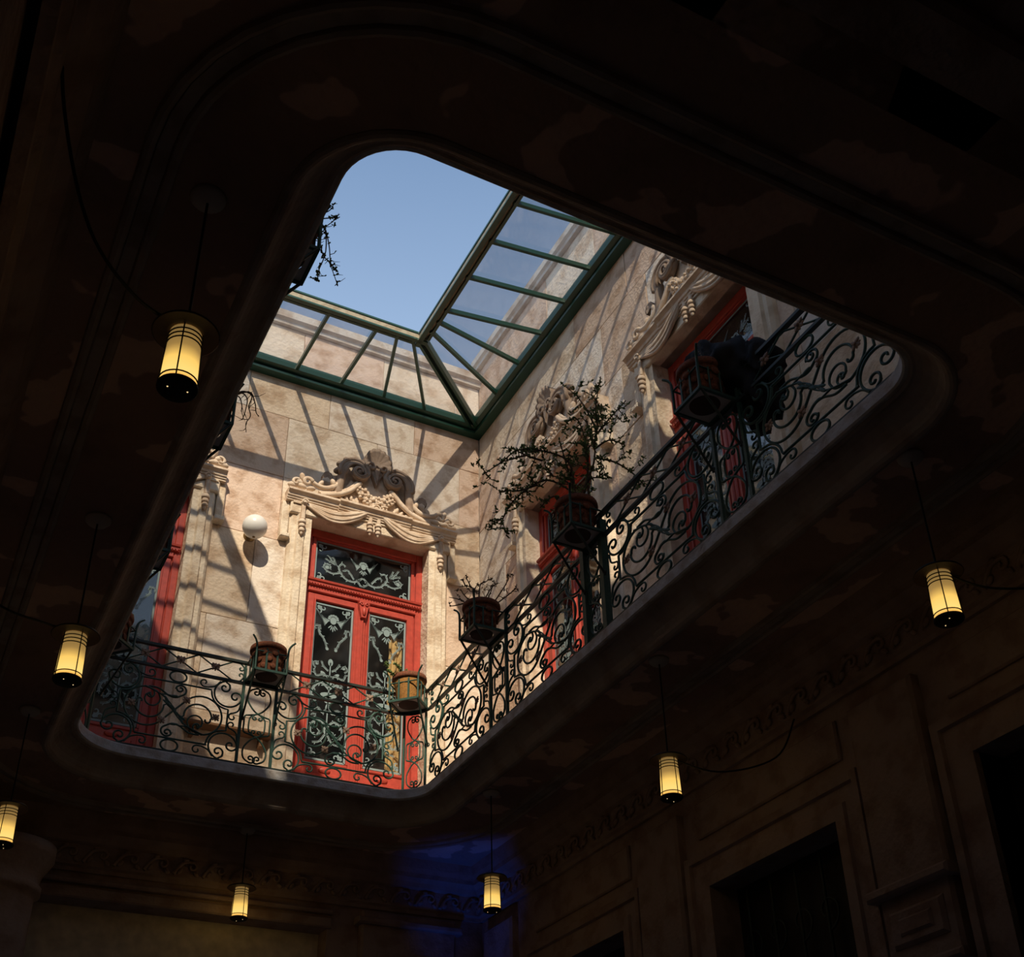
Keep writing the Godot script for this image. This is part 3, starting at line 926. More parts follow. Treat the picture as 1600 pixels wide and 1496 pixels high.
func canopy() -> void:
	var root := node("glass_canopy")
	tag(root, "green steel canopy of glass panes round the open sky", "canopy")
	var x0 := LX
	var x1 := WX
	var z0 := WZ
	var z1 := NZ
	var i0 := x0 + C_IN; var i1 := x1 - C_IN; var j0 := z0 + C_IN; var j1 := z1 - C_IN
	# gutters along the walls
	var prof := v2([[0.0, 9.01], [0.10, 9.01], [0.105, 9.035], [0.085, 9.045], [0.085, 9.06], [0.155, 9.075], [0.16, 9.16], [0.14, 9.16], [0.13, 9.10], [0.0, 9.10]])
	var cs := [Vector3(x0, 0, z0), Vector3(x1, 0, z0), Vector3(x1, 0, z1), Vector3(x0, 0, z1)]
	for k in 4:
		var a: Vector3 = cs[k]
		var b: Vector3 = cs[(k + 1) % 4]
		var out := Vector3.UP.cross(b - a).normalized()
		if out.dot(Vector3(2.4, 0, -5.9) - a) < 0: out = -out
		var g := G.new()
		g.sweep(prof, line_frames(a, b, out), false, true, false, true)
		obj("gutter", g, M.green_steel, root)
	# inner frame: two flanges with a pale strip between them
	var ci := [Vector3(i0, 0, j0), Vector3(i1, 0, j0), Vector3(i1, 0, j1), Vector3(i0, 0, j1)]
	for k in 4:
		var a: Vector3 = ci[k]
		var b: Vector3 = ci[(k + 1) % 4]
		var d := (b - a).normalized()
		var out := Vector3.UP.cross(d)
		if out.dot(Vector3(2.4, 0, -5.9) - a) > 0: out = -out   # towards the wall
		var g := G.new()
		var y := C_LOW
		for e in [0.045, -0.045]:
			g.bar(a + Vector3(0, y + e, 0) - out * 0.03 - d * 0.05, b + Vector3(0, y + e, 0) - out * 0.03 + d * 0.05, 0.05, 0.022)
		g.bar(a + Vector3(0, y + 0.03, 0) + out * 0.055 + d * 0.05, b + Vector3(0, y + 0.03, 0) + out * 0.055 - d * 0.05, 0.03, 0.10)
		var beam := obj("inner_beam", g, M.green_steel, root)
		g = G.new()
		g.bar(a + Vector3(0, y, 0) - out * 0.03 - d * 0.04, b + Vector3(0, y, 0) - out * 0.03 + d * 0.04, 0.03, 0.07)
		g.bar(a + Vector3(0, y + 0.02, 0) + out * 0.015, b + Vector3(0, y + 0.02, 0) + out * 0.015, 0.06, 0.02)
		obj("zinc_strip", g, M.zinc, beam)
		# hip at this corner
		g = G.new()
		var h0 := a + Vector3(0, y + 0.02, 0)
		var h1: Vector3 = cs[k] + Vector3(0, C_HIGH, 0)
		var hd := (h1 - h0).normalized().cross(Vector3.UP).normalized()
		h1 -= (h1 - h0).normalized() * 0.12
		g.bar(h0 + hd * 0.035, h1 + hd * 0.035, 0.03, 0.09)
		g.bar(h0 - hd * 0.035, h1 - hd * 0.035, 0.03, 0.09)
		g.bar(h0 + Vector3(0, 0.03, 0), h1 + Vector3(0, 0.03, 0), 0.07, 0.02)
		obj("hip_beam", g, M.green_steel, root)
	# glazing bars: [along at the wall, along at the inner frame]
	var fr := [[0.515, 1.23], [1.05, 1.395], [1.59, 1.61], [2.10, 2.12], [2.65, 2.63], [3.16, 3.14], [3.70, 3.355], [4.235, 3.52]]
	var rt := [[-9.347, -8.52], [-8.757, -8.37]]
	for k in 10: rt.append([-8.2 + 0.5056 * k, -8.2 + 0.5056 * k])
	rt.append([-3.10, -3.48]); rt.append([-2.50, -3.33])
	var sides := [[fr, 0], [rt, 1], [fr, 2], [rt, 3]]
	for sd in sides:
		var ends := [[cs[0], ci[0]], [cs[1], ci[1]]]
		var line := []
		var q: int = sd[1]
		for e in sd[0]:
			match q:
				0: line.append([Vector3(e[0], C_HIGH, z0), Vector3(e[1], C_LOW, j0)])
				1: line.append([Vector3(x1, C_HIGH, e[0]), Vector3(i1, C_LOW, e[1])])
				2: line.append([Vector3(e[0], C_HIGH, z1), Vector3(e[1], C_LOW, j1)])
				3: line.append([Vector3(x0, C_HIGH, e[0]), Vector3(i0, C_LOW, e[1])])
		var first := {0: 0, 1: 1, 2: 3, 3: 0}
		var last := {0: 1, 1: 2, 2: 2, 3: 3}
		ends = [[cs[first[q]] + Vector3(0, C_HIGH, 0), ci[first[q]] + Vector3(0, C_LOW, 0)], [cs[last[q]] + Vector3(0, C_HIGH, 0), ci[last[q]] + Vector3(0, C_LOW, 0)]]
		for l in line:
			var g := G.new()
			var a: Vector3 = l[0]
			var b: Vector3 = l[1]
			var d := (b - a).normalized()
			g.bar(a + d * 0.13, b - d * 0.03, 0.032, 0.05)
			obj("glazing_bar", g, M.green_steel, root)
		line.push_front(ends[0]); line.push_back(ends[1])
		for k in line.size() - 1:
			var g := G.new()
			var up := Vector3(0, 0.032, 0)
			var p := [line[k][0] + up, line[k + 1][0] + up, line[k + 1][1] + up, line[k][1] + up]
			var t := Vector3(0, 0.006, 0)
			g.quad(p[0], p[1], p[2], p[3])
			g.quad(p[0] + t, p[3] + t, p[2] + t, p[1] + t)
			for i in 4: g.quad(p[i], p[i] + t, p[(i + 1) % 4] + t, p[(i + 1) % 4])
			obj("glass_pane", g, M.pane, root)


# ---------- ceiling, opening, lower rooms ----------

const OX0 := 0.955
const OX1 := 3.79
const OZ0 := -8.97
const OZ1 := -2.905

func lower_storey() -> void:
	var fr := ring_frames(OX0, OX1, OZ0, OZ1, [0.25, 0.25, 0.45, 0.33])
	var g := G.new()
	holed_plane(g, fr, 0.222, CEIL, -2.6, 5.3, -10.3, 2.3, false)
	holed_plane(g, fr, 0.222, CEIL + 0.05, -2.6, 5.3, -10.3, 2.3, true)
	var c := obj("ceiling", g, M.ceiling)
	tag(c, "dark ceiling with flaking paint round the rounded opening", "ceiling", "", "structure")
	# two fine mouldings that follow the opening
	var rm := G.new()
	for off in [0.62, 0.72]:
		rm.sweep(v2([[off - 0.022, CEIL], [off - 0.016, CEIL - 0.022], [off, CEIL - 0.03], [off + 0.016, CEIL - 0.022], [off + 0.022, CEIL]]), fr, true)
	rm.sweep(v2([[off_in(0.645), CEIL - 0.001], [off_in(0.645), CEIL - 0.008], [off_in(0.695), CEIL - 0.008], [off_in(0.695), CEIL - 0.001]]), fr, true)
	obj("ring_moulding", rm, M.fascia, c)
	g = G.new()
	holed_plane(g, fr, 0.08, FLOOR2, LX, WX, WZ, NZ, true)
	holed_plane(g, fr, 0.08, FLOOR2 - 0.03, LX, WX, WZ, NZ, false)
	tag(obj("floor_balcony", g, M.paving), "stone walkway of the balcony behind the railing", "floor", "", "structure")
	g = G.new()
	g.sweep(v2([[0.10, FLOOR2 + 0.003], [0.06, FLOOR2 + 0.012], [0.012, FLOOR2 + 0.012], [0.0, FLOOR2 + 0.002], [0.0, 3.948], [0.010, 3.938], [0.05, 3.938]]), fr, true)
	tag(obj("trim_1", g, M.nosing), "pale grey stone nosing under the railing", "edge", "", "structure")
	g = G.new()
	g.sweep(v2([[0.03, 3.95], [0.03, 3.935], [0.045, 3.925], [0.06, 3.925], [0.09, 3.91], [0.125, 3.878], [0.15, 3.845], [0.165, 3.81], [0.17, 3.79], [0.185, 3.772], [0.20, 3.764], [0.215, 3.766], [0.225, 3.775], [0.228, 3.79]]), fr, true)
	tag(obj("trim_2", g, M.fascia), "dark rounded moulding round the ceiling opening", "moulding", "", "structure")
	# lower floor and outer shell
	g = G.new()
	g.box(Vector3(1.35, -1.75, -4.0), Vector3(8.5, 0.3, 13.2))
	tag(obj("floor", g, M.paving), "unseen paved floor of the lower hall, kept pale to throw light up", "floor", "", "structure")
	# lower wall on the right: tall windows between pilasters
	var holes := []
	for q in WINDOWS_RIGHT: holes.append([q - 0.645, q + 0.645, -0.6, 2.60])
	g = G.new()
	wall_mass(g, WZ, 2.3, -1.6, CEIL, holes, 0, 0.3)
	var w := obj("wall_lower_right", g, M.lower_stone, null, xf_right())
	tag(w, "brown stone wall of the lower hall with dark windows between pilasters", "wall", "", "structure")
	for q in [-9.55, -7.0, -4.62, -2.25]:
		var p := G.new()
		p.box(Vector3(q, 0.8, 0.03), Vector3(0.54, 4.8, 0.10), Transform3D(), 0.02)
		p.box(Vector3(q, 2.05, 0.07), Vector3(0.62, 0.06, 0.14), Transform3D(), 0.015)
		p.box(Vector3(q, 1.62, 0.07), Vector3(0.58, 0.05, 0.12), Transform3D(), 0.015)
		p.box(Vector3(q, 1.84, 0.07), Vector3(0.40, 0.20, 0.07), Transform3D(), 0.02)
		p.box(Vector3(q, 1.84, 0.09), Vector3(0.24, 0.09, 0.06), Transform3D(), 0.012)
		obj("pilaster", p, M.lower_stone, w)
	for q in WINDOWS_RIGHT:
		var p := G.new()
		var P := []
		for cn in [[-1.0, -1.6, 0.0], [-1.0, 2.60, 1.0], [1.0, 2.60, 1.0], [1.0, -1.6, 0.0]]:
			var row := PackedVector3Array()
			for e in [[0.0, -0.2], [0.0, 0.045], [0.085, 0.05], [0.095, 0.03], [0.185, 0.03], [0.195, 0.055], [0.245, 0.06], [0.255, 0.0]]:
				row.append(Vector3(q + cn[0] * (0.645 + e[0]), cn[1] + cn[2] * e[0], e[1]))
			P.append(row)
		p.grid(P, false, false, true, true)
		obj("window_surround", p, M.lower_stone, w)
		p = G.new()
		p.box(Vector3(q, 3.09, 0.012), Vector3(1.5, 0.26, 0.03), Transform3D(), 0.012)
		obj("frieze_panel", p, M.lower_stone, w)
	var wl := ["dark window of the lower hall, only its upper edge in the frame", "dark grilled window under the third hanging lamp on the right", "dark window at the edge of the frame low on the right", ""]
	for k in 3:
		var p := G.new()
		p.box(Vector3(0, 1.0, -0.20), Vector3(1.29, 3.2, 0.03))
		var win := obj("window_%d" % (k + 1), p, M.lower_dark, null, xf_right() * Transform3D(Basis(), Vector3(WINDOWS_RIGHT[k], 0, 0)))
		tag(win, wl[k], "window", "dark windows of the lower hall", "structure")
		p = G.new()
		for i in 5:
			p.tube(v3([[-0.5 + i * 0.25, -0.55, -0.15], [-0.5 + i * 0.25, 2.58, -0.15]]), 0.011, 5)
			p.tube(flat3(arc(-0.5 + i * 0.25, 2.2, 0.12, -90, 250, 16, 0.03), -0.15), 0.008, 5)
			p.tube(flat3(arc(-0.5 + i * 0.25, 1.8, 0.12, 90, 430, 16, 0.03), -0.15), 0.008, 5)
		obj("window_grille", p, M.iron_dark, win)
	# lower wall ahead: wide screen in an opening
	g = G.new()
	wall_mass(g, -0.4, WX, -1.6, CEIL, [[-0.2, 3.42, -1.6, 3.12]], 0, 0.3)
	w = obj("wall_lower_front", g, M.lower_stone, null, xf_front())
	tag(w, "brown wall of the lower hall ahead with a wide screened opening", "wall", "", "structure")
	var p2 := G.new()
	p2.box(Vector3(1.6, 3.16, 0.02), Vector3(3.7, 0.09, 0.05), Transform3D(), 0.012)
	p2.box(Vector3(1.6, 3.25, 0.03), Vector3(3.7, 0.04, 0.08), Transform3D(), 0.012)
	obj("header_moulding", p2, M.lower_stone, w)
	p2 = G.new()
	p2.box(Vector3(4.16, 0.85, 0.03), Vector3(0.9, 4.9, 0.10), Transform3D(), 0.02)
	p2.box(Vector3(4.16, 1.3, 0.075), Vector3(0.62, 3.3, 0.03), Transform3D(), 0.015)
	p2.box(Vector3(4.16, 3.2, 0.07), Vector3(1.0, 0.06, 0.12), Transform3D(), 0.015)
	obj("pilaster", p2, M.lower_stone, w)
	g = G.new()
	g.box(Vector3(1.6, 0.8, -0.22), Vector3(3.64, 4.7, 0.03))
	tag(obj("screen", g, M.screen, null, xf_front()), "plain beige screen filling the opening low on the wall ahead", "screen")
	g = G.new()
	g.lathe(v2([[0.36, -1.6], [0.36, -1.4], [0.30, -1.3], [0.27, 2.8], [0.27, 2.95], [0.31, 2.97], [0.31, 3.02], [0.28, 3.04], [0.30, 3.12], [0.37, 3.24], [0.37, 3.33], [0.0, 3.33]]), 28, Transform3D(Basis(), Vector3(0.72, 0, -9.62)))
	tag(obj("column", g, M.lower_stone), "round grey column under the cornice at the lower left", "column")
	g = G.new()
	wall_mass(g, 1.2, 10.3, -1.6, CEIL, [], 0, 0.3)
	tag(obj("wall_lower_left", g, M.lower_stone, null, xf_left() * Transform3D(Basis(), Vector3(0, 0, -0.06))), "wall of the lower hall along the dark left side", "wall", "", "structure")
	# the place the picture is taken from: closed behind
	g = G.new()
	g.box(Vector3(1.35, 1.1, 2.15), Vector3(8.3, 5.5, 0.3))
	g.box(Vector3(-2.65, 1.1, 0.5), Vector3(0.3, 5.5, 3.6))
	g.box(Vector3(-1.45, 1.1, -1.2), Vector3(2.3, 5.5, 0.3))
	tag(obj("wall_lower_rear", g, M.lower_stone), "walls behind the place the picture is taken from", "wall", "", "structure")
	g = G.new()
	g.box(Vector3(2.4, 3.70, -1.48), Vector3(5.2, 0.24, 0.22), Transform3D(), 0.03)
	g.box(Vector3(2.4, 3.74, -1.26), Vector3(5.2, 0.14, 0.24), Transform3D(), 0.02)
	tag(obj("trim_3", g, M.lower_stone), "ceiling beam crossing at the upper right corner", "beam", "", "structure")
	# cornice with carved leaves
	var cprof := v2([[-0.02, 3.33], [0.03, 3.33], [0.035, 3.36], [0.06, 3.375], [0.065, 3.54], [0.10, 3.555], [0.12, 3.59], [0.165, 3.62], [0.17, 3.66], [0.19, 3.70], [0.21, 3.78], [-0.02, 3.78]])
	var lf := G.new()
	lf.tube(flat3(curve2([[-0.10, -0.06], [-0.03, 0.04], [0.05, 0.055]], 4)), 0.018, 5, false, 0.012)
	lf.tube(flat3(arc(0.05, 0.015, 0.04, 90, -250, 12, 0.012)), 0.012, 5)
	lf.ell(Vector3(-0.05, -0.03, 0), Vector3(0.035, 0.02, 0.02), Basis(Vector3(0, 0, 1), 0.9), 6, 4)
	lf.ell(Vector3(-0.005, 0.065, 0), Vector3(0.03, 0.017, 0.02), Basis(Vector3(0, 0, 1), 0.2), 6, 4)
	lf.ell(Vector3(0.085, -0.045, 0), Vector3(0.03, 0.017, 0.02), Basis(Vector3(0, 0, 1), -0.7), 6, 4)
	var leaf := lf.mesh()
	var k := 0
	for q in [[xf_right(), WZ, NZ + 0.3, "carved leaf cornice over the lower windows on the right"], [xf_front(), LX, WX, "carved leaf cornice low on the wall ahead"], [xf_left(), -NZ - 0.3, -WZ, "cornice along the dark left side of the lower hall"]]:
		g = G.new()
		g.sweep(cprof, line_frames(Vector3(q[1], 0, 0), Vector3(q[2], 0, 0), Vector3(0, 0, 1)), false, true, false, true)
		var co := obj("trim_%d" % (4 + k), g, M.lower_stone, null, q[0])
		tag(co, q[3], "cornice", "", "structure")
		k += 1
		if k < 3:
			var s: float = q[1] + 0.15
			while s < q[2] - 0.1:
				obj("acanthus_leaf", leaf, M.lower_stone, co, Transform3D(Basis(), Vector3(s, 3.455, 0.075)))
				s += 0.24

func off_in(x: float) -> float: return x

# small pointed leaves on both sides of an etched scroll
func leaflets(g: G, p: PackedVector2Array, w: float) -> void:
	var walked := 0.0
	var side := 1.0
	for i in range(1, p.size() - 1):
		walked += p[i].distance_to(p[i - 1])
		if walked < 0.022: continue
		walked = 0.0
		side = -side
		var d := (p[i + 1] - p[i - 1]).normalized()
		var out := (d * 0.8 + Vector2(-d.y, d.x) * side).normalized()
		g.blob(p[i] + out * w * 0.75, w * 0.62, w * 0.2, 0, out.angle())

# the same line moved sideways
func shifted(p: PackedVector2Array, by: float) -> PackedVector2Array:
	var o := PackedVector2Array()
	for i in p.size():
		var d := (p[mini(i + 1, p.size() - 1)] - p[maxi(i - 1, 0)]).normalized()
		o.append(p[i] + Vector2(-d.y, d.x) * by)
	return o


# ---------- balcony railing ----------

const BAR := 0.0082
var scroll_set := []   # [name, mesh, transform] of one scroll panel, 1.08 m wide, 0.72 m high, about its middle
var heart_set := []
var rose_mesh: ArrayMesh

func stroke(p: PackedVector2Array, r := BAR, closed := false) -> ArrayMesh:
	var g := G.new()
	g.tube(flat3(p), r, 6, closed)
	return g.mesh()

func strokes(list: Array, r := BAR) -> ArrayMesh:
	var g := G.new()
	for p in list: g.tube(flat3(p), r, 6)
	return g.mesh()

func make_motifs() -> void:
	var id := Transform3D()
	var half_turn := Transform3D(Basis(Vector3(0, 0, 1), PI), Vector3.ZERO)
	var flip_y := func(a: PackedVector2Array) -> PackedVector2Array: return mirror(a, 1, -1)
	# inner rails that bend round the corner rings
	var upper := cat([v2([[-0.29, 0.245], [0.0, 0.245], [0.276, 0.245]]), arc(0.42, 0.235, 0.137, 184, 262, 8), v2([[0.432, 0.095], [0.432, 0.0], [0.432, -0.095]]), arc(0.42, -0.235, 0.137, 98, 176, 8), v2([[0.276, -0.245]])])
	for x in [id, half_turn]: scroll_set.append(["inner_rail", stroke(upper), x])
	var ov := PackedVector2Array()
	for k in 20: ov.append(Vector2(cos(TAU * k / 20) * 0.068, sin(TAU * k / 20) * 0.048 + 0.303))
	for x in [id, half_turn]: scroll_set.append(["oval_ring", stroke(ov, BAR, true), x])
	# corner rings that end in two curls
	var ring := cat([arc(0.385, 0.292, 0.010, 560, 130, 20, 0.042), arc(0.40, 0.30, 0.048, 100, 30, 4), arc(0.42, 0.235, 0.115, 80, 345, 20), arc(0.478, 0.212, 0.055, -15, -20, 2), arc(0.476, 0.205, 0.056, 345, 700, 22, 0.010)])
	ring = cat([arc(0.385, 0.287, 0.009, -330, 35, 20, 0.046), arc(0.372, 0.270, 0.070, 38, 72, 4), arc(0.42, 0.235, 0.116, 98, 350, 20), arc(0.482, 0.215, 0.053, 10, 365, 22, 0.010)])
	var ring_low := mirror(ring, 1, -1)
	for x in [id, half_turn]:
		scroll_set.append(["corner_ring", stroke(ring), x])
		scroll_set.append(["corner_ring", stroke(ring_low), x])
	# little scrolls by the uprights and beside the rings
	var lil := cat([curve2([[0.530, 0.17], [0.515, 0.10], [0.47, 0.07]], 4), arc(0.472, 0.035, 0.036, 95, 420, 16, 0.010)])
	var lil2 := cat([curve2([[0.345, 0.335], [0.305, 0.285], [0.25, 0.263]], 4), arc(0.215, 0.300, 0.040, 290, -50, 16, 0.010)])
	for x in [id, half_turn]:
		for p in [lil, lil2]:
			scroll_set.append(["small_scroll", stroke(p, 0.007), x])
			scroll_set.append(["small_scroll", stroke(mirror(p, 1, -1), 0.007), x])
	# the long S that swings through both big circles
	var half := cat([arc(0.22, 0.0, 0.168, -85, 142, 22), v2([[0.0, 0.0]])])
	var back := half.duplicate()
	back.reverse()
	var S := cat([half, mirror(back, -1, -1)])
	scroll_set.append(["long_scroll", stroke(S), id])
	var inner := cat([arc(0.27, -0.035, 0.012, -200, 20, 10, 0.03), arc(0.195, -0.02, 0.112, 5, 185, 16), v2([[0.062, -0.045], [0.0, 0.0]])])
	back = inner.duplicate()
	back.reverse()
	scroll_set.append(["inner_scroll", stroke(cat([inner, mirror(back, -1, -1)])), id])
	# fern-like curls at the foot of each circle, spray and leaves
	var fern := [cat([curve2([[0.25, -0.165], [0.15, -0.14], [0.115, -0.08]], 5), arc(0.185, -0.07, 0.068, 170, -20, 14, 0.05), arc(0.205, -0.085, 0.03, -10, -200, 8, 0.008)]), cat([curve2([[0.25, -0.165], [0.185, -0.155], [0.165, -0.11]], 4), arc(0.20, -0.105, 0.033, 180, -120, 10, 0.008)])]
	var spray := [curve2([[0.25, -0.167], [0.12, -0.12], [0.03, -0.05], [-0.03, 0.03], [-0.10, 0.115]], 5), curve2([[0.12, -0.12], [0.06, -0.125], [0.01, -0.12]], 4), curve2([[0.08, -0.09], [0.03, -0.02], [-0.02, 0.0]], 3)]
	for x in [id, half_turn]:
		scroll_set.append(["fern_curl", strokes(fern, 0.0075), x])
		var g := G.new()
		for p in spray: g.tube(flat3(p, 0.006), 0.007, 6, false, 0.004)
		for q in [[0.015, -0.122, 0.15], [-0.01, 0.02, -0.9], [0.07, -0.055, -0.6], [-0.07, 0.085, -0.9]]:
			g.ell(Vector3(q[0], q[1], 0.008), Vector3(0.036, 0.011, 0.006), Basis(Vector3(0, 0, 1), q[2]), 8, 4)
		scroll_set.append(["leaf_spray", g.mesh(), x])
	var mid := cat([arc(0.03, 0.197, 0.010, 480, 170, 14, 0.03), arc(0.035, 0.185, 0.044, 170, -60, 12), curve2([[0.045, 0.14], [0.0, 0.115], [-0.06, 0.125], [-0.14, 0.17], [-0.22, 0.172]], 5)])
	for x in [id, half_turn]: scroll_set.append(["middle_scroll", stroke(mid), x])
	# rosette
	var g := G.new()
	for k in 4:
		var a := TAU * (k + 0.5) / 4
		g.ell(Vector3(cos(a) * 0.02, sin(a) * 0.02, 0.006), Vector3(0.02, 0.011, 0.007), Basis(Vector3(0, 0, 1), a), 7, 4)
	for k in 4:
		var a := TAU * k / 4
		g.ell(Vector3(cos(a) * 0.02, sin(a) * 0.02, 0.002), Vector3(0.014, 0.007, 0.005), Basis(Vector3(0, 0, 1), a), 6, 4)
	g.ell(Vector3(0, 0, 0.012), Vector3(0.012, 0.012, 0.010), Basis(), 8, 5)
	rose_mesh = g.mesh()
	# narrow heart panel, 0.27 wide
	var heart := cat([arc(0.028, 0.295, 0.008, 500, 200, 12, 0.022), arc(0.022, 0.305, 0.030, 190, 75, 5), curve2([[0.03, 0.335], [0.085, 0.30], [0.095, 0.22], [0.05, 0.145], [0.0, 0.105], [-0.06, 0.085], [-0.105, 0.07], [-0.108, 0.0], [-0.105, -0.07], [-0.06, -0.085], [0.0, -0.105], [0.05, -0.145], [0.095, -0.22], [0.085, -0.30], [0.03, -0.335]], 3), arc(0.022, -0.305, 0.030, -75, -190, 5), arc(0.028, -0.295, 0.022, -200, -500, 12, 0.008)])
	for x in [1.0, -1.0]: heart_set.append(["heart_scroll", stroke(mirror(heart, x, 1), 0.0078), id])
	var frame := cat([arc(0.022, 0.062, 0.007, -300, 20, 10, 0.018), arc(0.0, 0.062, 0.040, 5, 60, 3), curve2([[0.035, 0.082], [0.062, 0.06], [0.068, 0.0], [0.062, -0.06], [0.035, -0.082]], 3), arc(0.0, -0.062, 0.040, -60, -5, 3), arc(0.022, -0.062, 0.018, -20, 300, 10, 0.007)])
	for x in [1.0, -1.0]: heart_set.append(["frame_scroll", stroke(mirror(frame, x, 1), 0.007), id])

func scroll_panel(parent: Node3D, s0: float, s1: float) -> void:
	var p := node("scroll_panel", parent, Transform3D(Basis.from_scale(Vector3((s1 - s0) / 1.08, 1, 1)), Vector3((s0 + s1) / 2, 4.40, 0)))
	for q in scroll_set: obj(q[0], q[1], M.iron, p, q[2])
	for q in [[0.09, 0.105], [0.335, 0.0], [-0.09, -0.105], [-0.335, 0.0]]:
		obj("rosette", rose_mesh, M.rosette, p, Transform3D(Basis(), Vector3(q[0], q[1], 0.006)))
	# lattice above it
	var l := node("lattice_panel", parent, Transform3D(Basis.from_scale(Vector3((s1 - s0) / 1.08, 1, 1)), Vector3((s0 + s1) / 2, 4.855, 0)))
	for k in 3:
		var x := (k - 1) * 0.287
		for e in [1.0, -1.0]:
			obj("cross_bar", strokes([v2([[x - 0.145, -0.085 * e], [x, 0.0], [x + 0.145, 0.085 * e]])], 0.007), M.iron, l)
		obj("rosette", rose_mesh, M.rosette, l, Transform3D(Basis.from_scale(Vector3.ONE * 1.15), Vector3(x, 0, 0.006)))
	for e in [1.0, -1.0]:
		var c := cat([curve2([[0.43, 0.083], [0.49, 0.082], [0.527, 0.05]], 3), arc(0.503, 0.035, 0.026, 20, -250, 10, 0.007)])
		var c2 := cat([curve2([[0.43, -0.083], [0.50, -0.082], [0.53, -0.04]], 3), arc(0.505, -0.03, 0.026, -10, 250, 10, 0.007)])
		obj("end_scroll", strokes([mirror(c, e, 1), mirror(c2, e, 1)], 0.007), M.iron, l)

func heart_panel(parent: Node3D, xf: Transform3D, thick := 0.012) -> void:
	var p := node("heart_panel", parent, xf)
	for q in heart_set: obj(q[0], q[1], M.iron, p, q[2])
	for s in [-1.0, 1.0]:
		var g := G.new()
		g.bar(Vector3(s * 0.14, -0.37, 0), Vector3(s * 0.14, 0.50, 0), thick * 2, thick * 2, Vector3(0, 0, 1))
		g.tube(flat3(cat([v2([[s * 0.14, 0.48], [s * 0.14, 0.53]]), arc(s * 0.165, 0.535, 0.025, 90 + s * 90, 90 - s * 150, 10, 0.008)])), 0.009, 6)
		obj("upright", g, M.iron, p)

func railing(called: String, xf: Transform3D, wide: Array, hearts: Array, s0: float, s1: float, thick_at := -1) -> Node3D:
	var root := node(called, null, xf)
	for q in [["handrail", RAIL_TOP, 0.024, 0.022], ["middle_rail", RAIL_MID, 0.020, 0.020], ["bottom_rail", RAIL_LOW, 0.020, 0.018]]:
		var g := G.new()
		g.bar(Vector3(s0, q[1], 0), Vector3(s1, q[1], 0), q[2] * 1.5, q[3])
		obj(q[0], g, M.iron_dark, root)
	for q in wide: scroll_panel(root, q[0], q[1])
	for k in hearts.size():
		heart_panel(root, Transform3D(Basis.from_scale(Vector3(hearts[k][1] / 0.28, 1, 1)), Vector3(hearts[k][0], 4.40, 0)), 0.026 if k == thick_at else 0.011)
	return root

# bent heart panel at a corner of the opening, between points a and b (in plan)
func corner_railing(root: Node3D, a: Vector3, b: Vector3, c: Vector3) -> void:
	var pts := PackedVector3Array()
	for k in 9:
		var f := k / 8.0
		pts.append(a.lerp(c, f).lerp(c.lerp(b, f), f))
	for q in [["handrail", RAIL_TOP, 0.016], ["middle_rail", RAIL_MID, 0.014], ["bottom_rail", RAIL_LOW, 0.014]]:
		var p := PackedVector3Array()
		for v in pts: p.append(v + Vector3(0, q[1], 0))
		var g := G.new()
		g.tube(p, q[2], 6)
		obj(q[0], g, M.iron_dark, root)
	var d := b - a
	var m := pts[4]
	var w := d.length()
	var bx := d.normalized()
	heart_panel(root, Transform3D(Basis(bx * (w * 0.62 / 0.28), Vector3.UP, bx.cross(Vector3.UP)), m + Vector3(0, 4.40, 0)), 0.011)

func railings() -> void:
	make_motifs()
	var f := railing("balcony_railing", Transform3D(Basis(), Vector3(0, 0, -9.0)), [[1.16, 2.235], [2.515, 3.59]], [[2.375, 0.28]], 1.16, 3.59)
	# its two rounded corners belong to the same rail
	corner_railing(f, Vector3(3.59, 0, 0), Vector3(3.82, 0, 0.23), Vector3(3.79, 0, 0.03))
	corner_railing(f, Vector3(0.93, 0, 0.23), Vector3(1.16, 0, 0), Vector3(0.96, 0, 0.03))
	tag(f, "green wrought iron railing with scrolls in front of the sunlit red door", "railing", "wrought iron balcony railings")
	var wide := [[-8.77, -7.605], [-7.315, -6.085], [-5.795, -4.555], [-4.265, -3.08]]
	var hearts := [[-7.46, 0.28], [-5.98, 0.25], [-4.41, 0.28]]
	var r := railing("balcony_railing", xf_right() * Transform3D(Basis(), Vector3(0, 0, WX - 3.82)), wide, hearts, -8.77, -3.08, 1)
	corner_railing(r, Vector3(-3.08, 0, 0), Vector3(-2.85, 0, 0.23), Vector3(-2.88, 0, 0.03))
	tag(r, "dark wrought iron railing rising along the wall of shaded doors under the jacket", "railing", "wrought iron balcony railings")
	var wl := []
	var hl := []
	for q in wide: wl.append([-q[1], -q[0]])
	for q in hearts: hl.append([-q[0], q[1]])
	wl.reverse()
	var l := railing("balcony_railing", xf_left() * Transform3D(Basis(), Vector3(0, 0, 0.93 - LX)), wl, hl, 3.08, 8.77)
	tag(l, "wrought iron railing seen edge-on, mostly hidden by the long dark ceiling edge", "railing", "wrought iron balcony railings")


# ---------- planters ----------

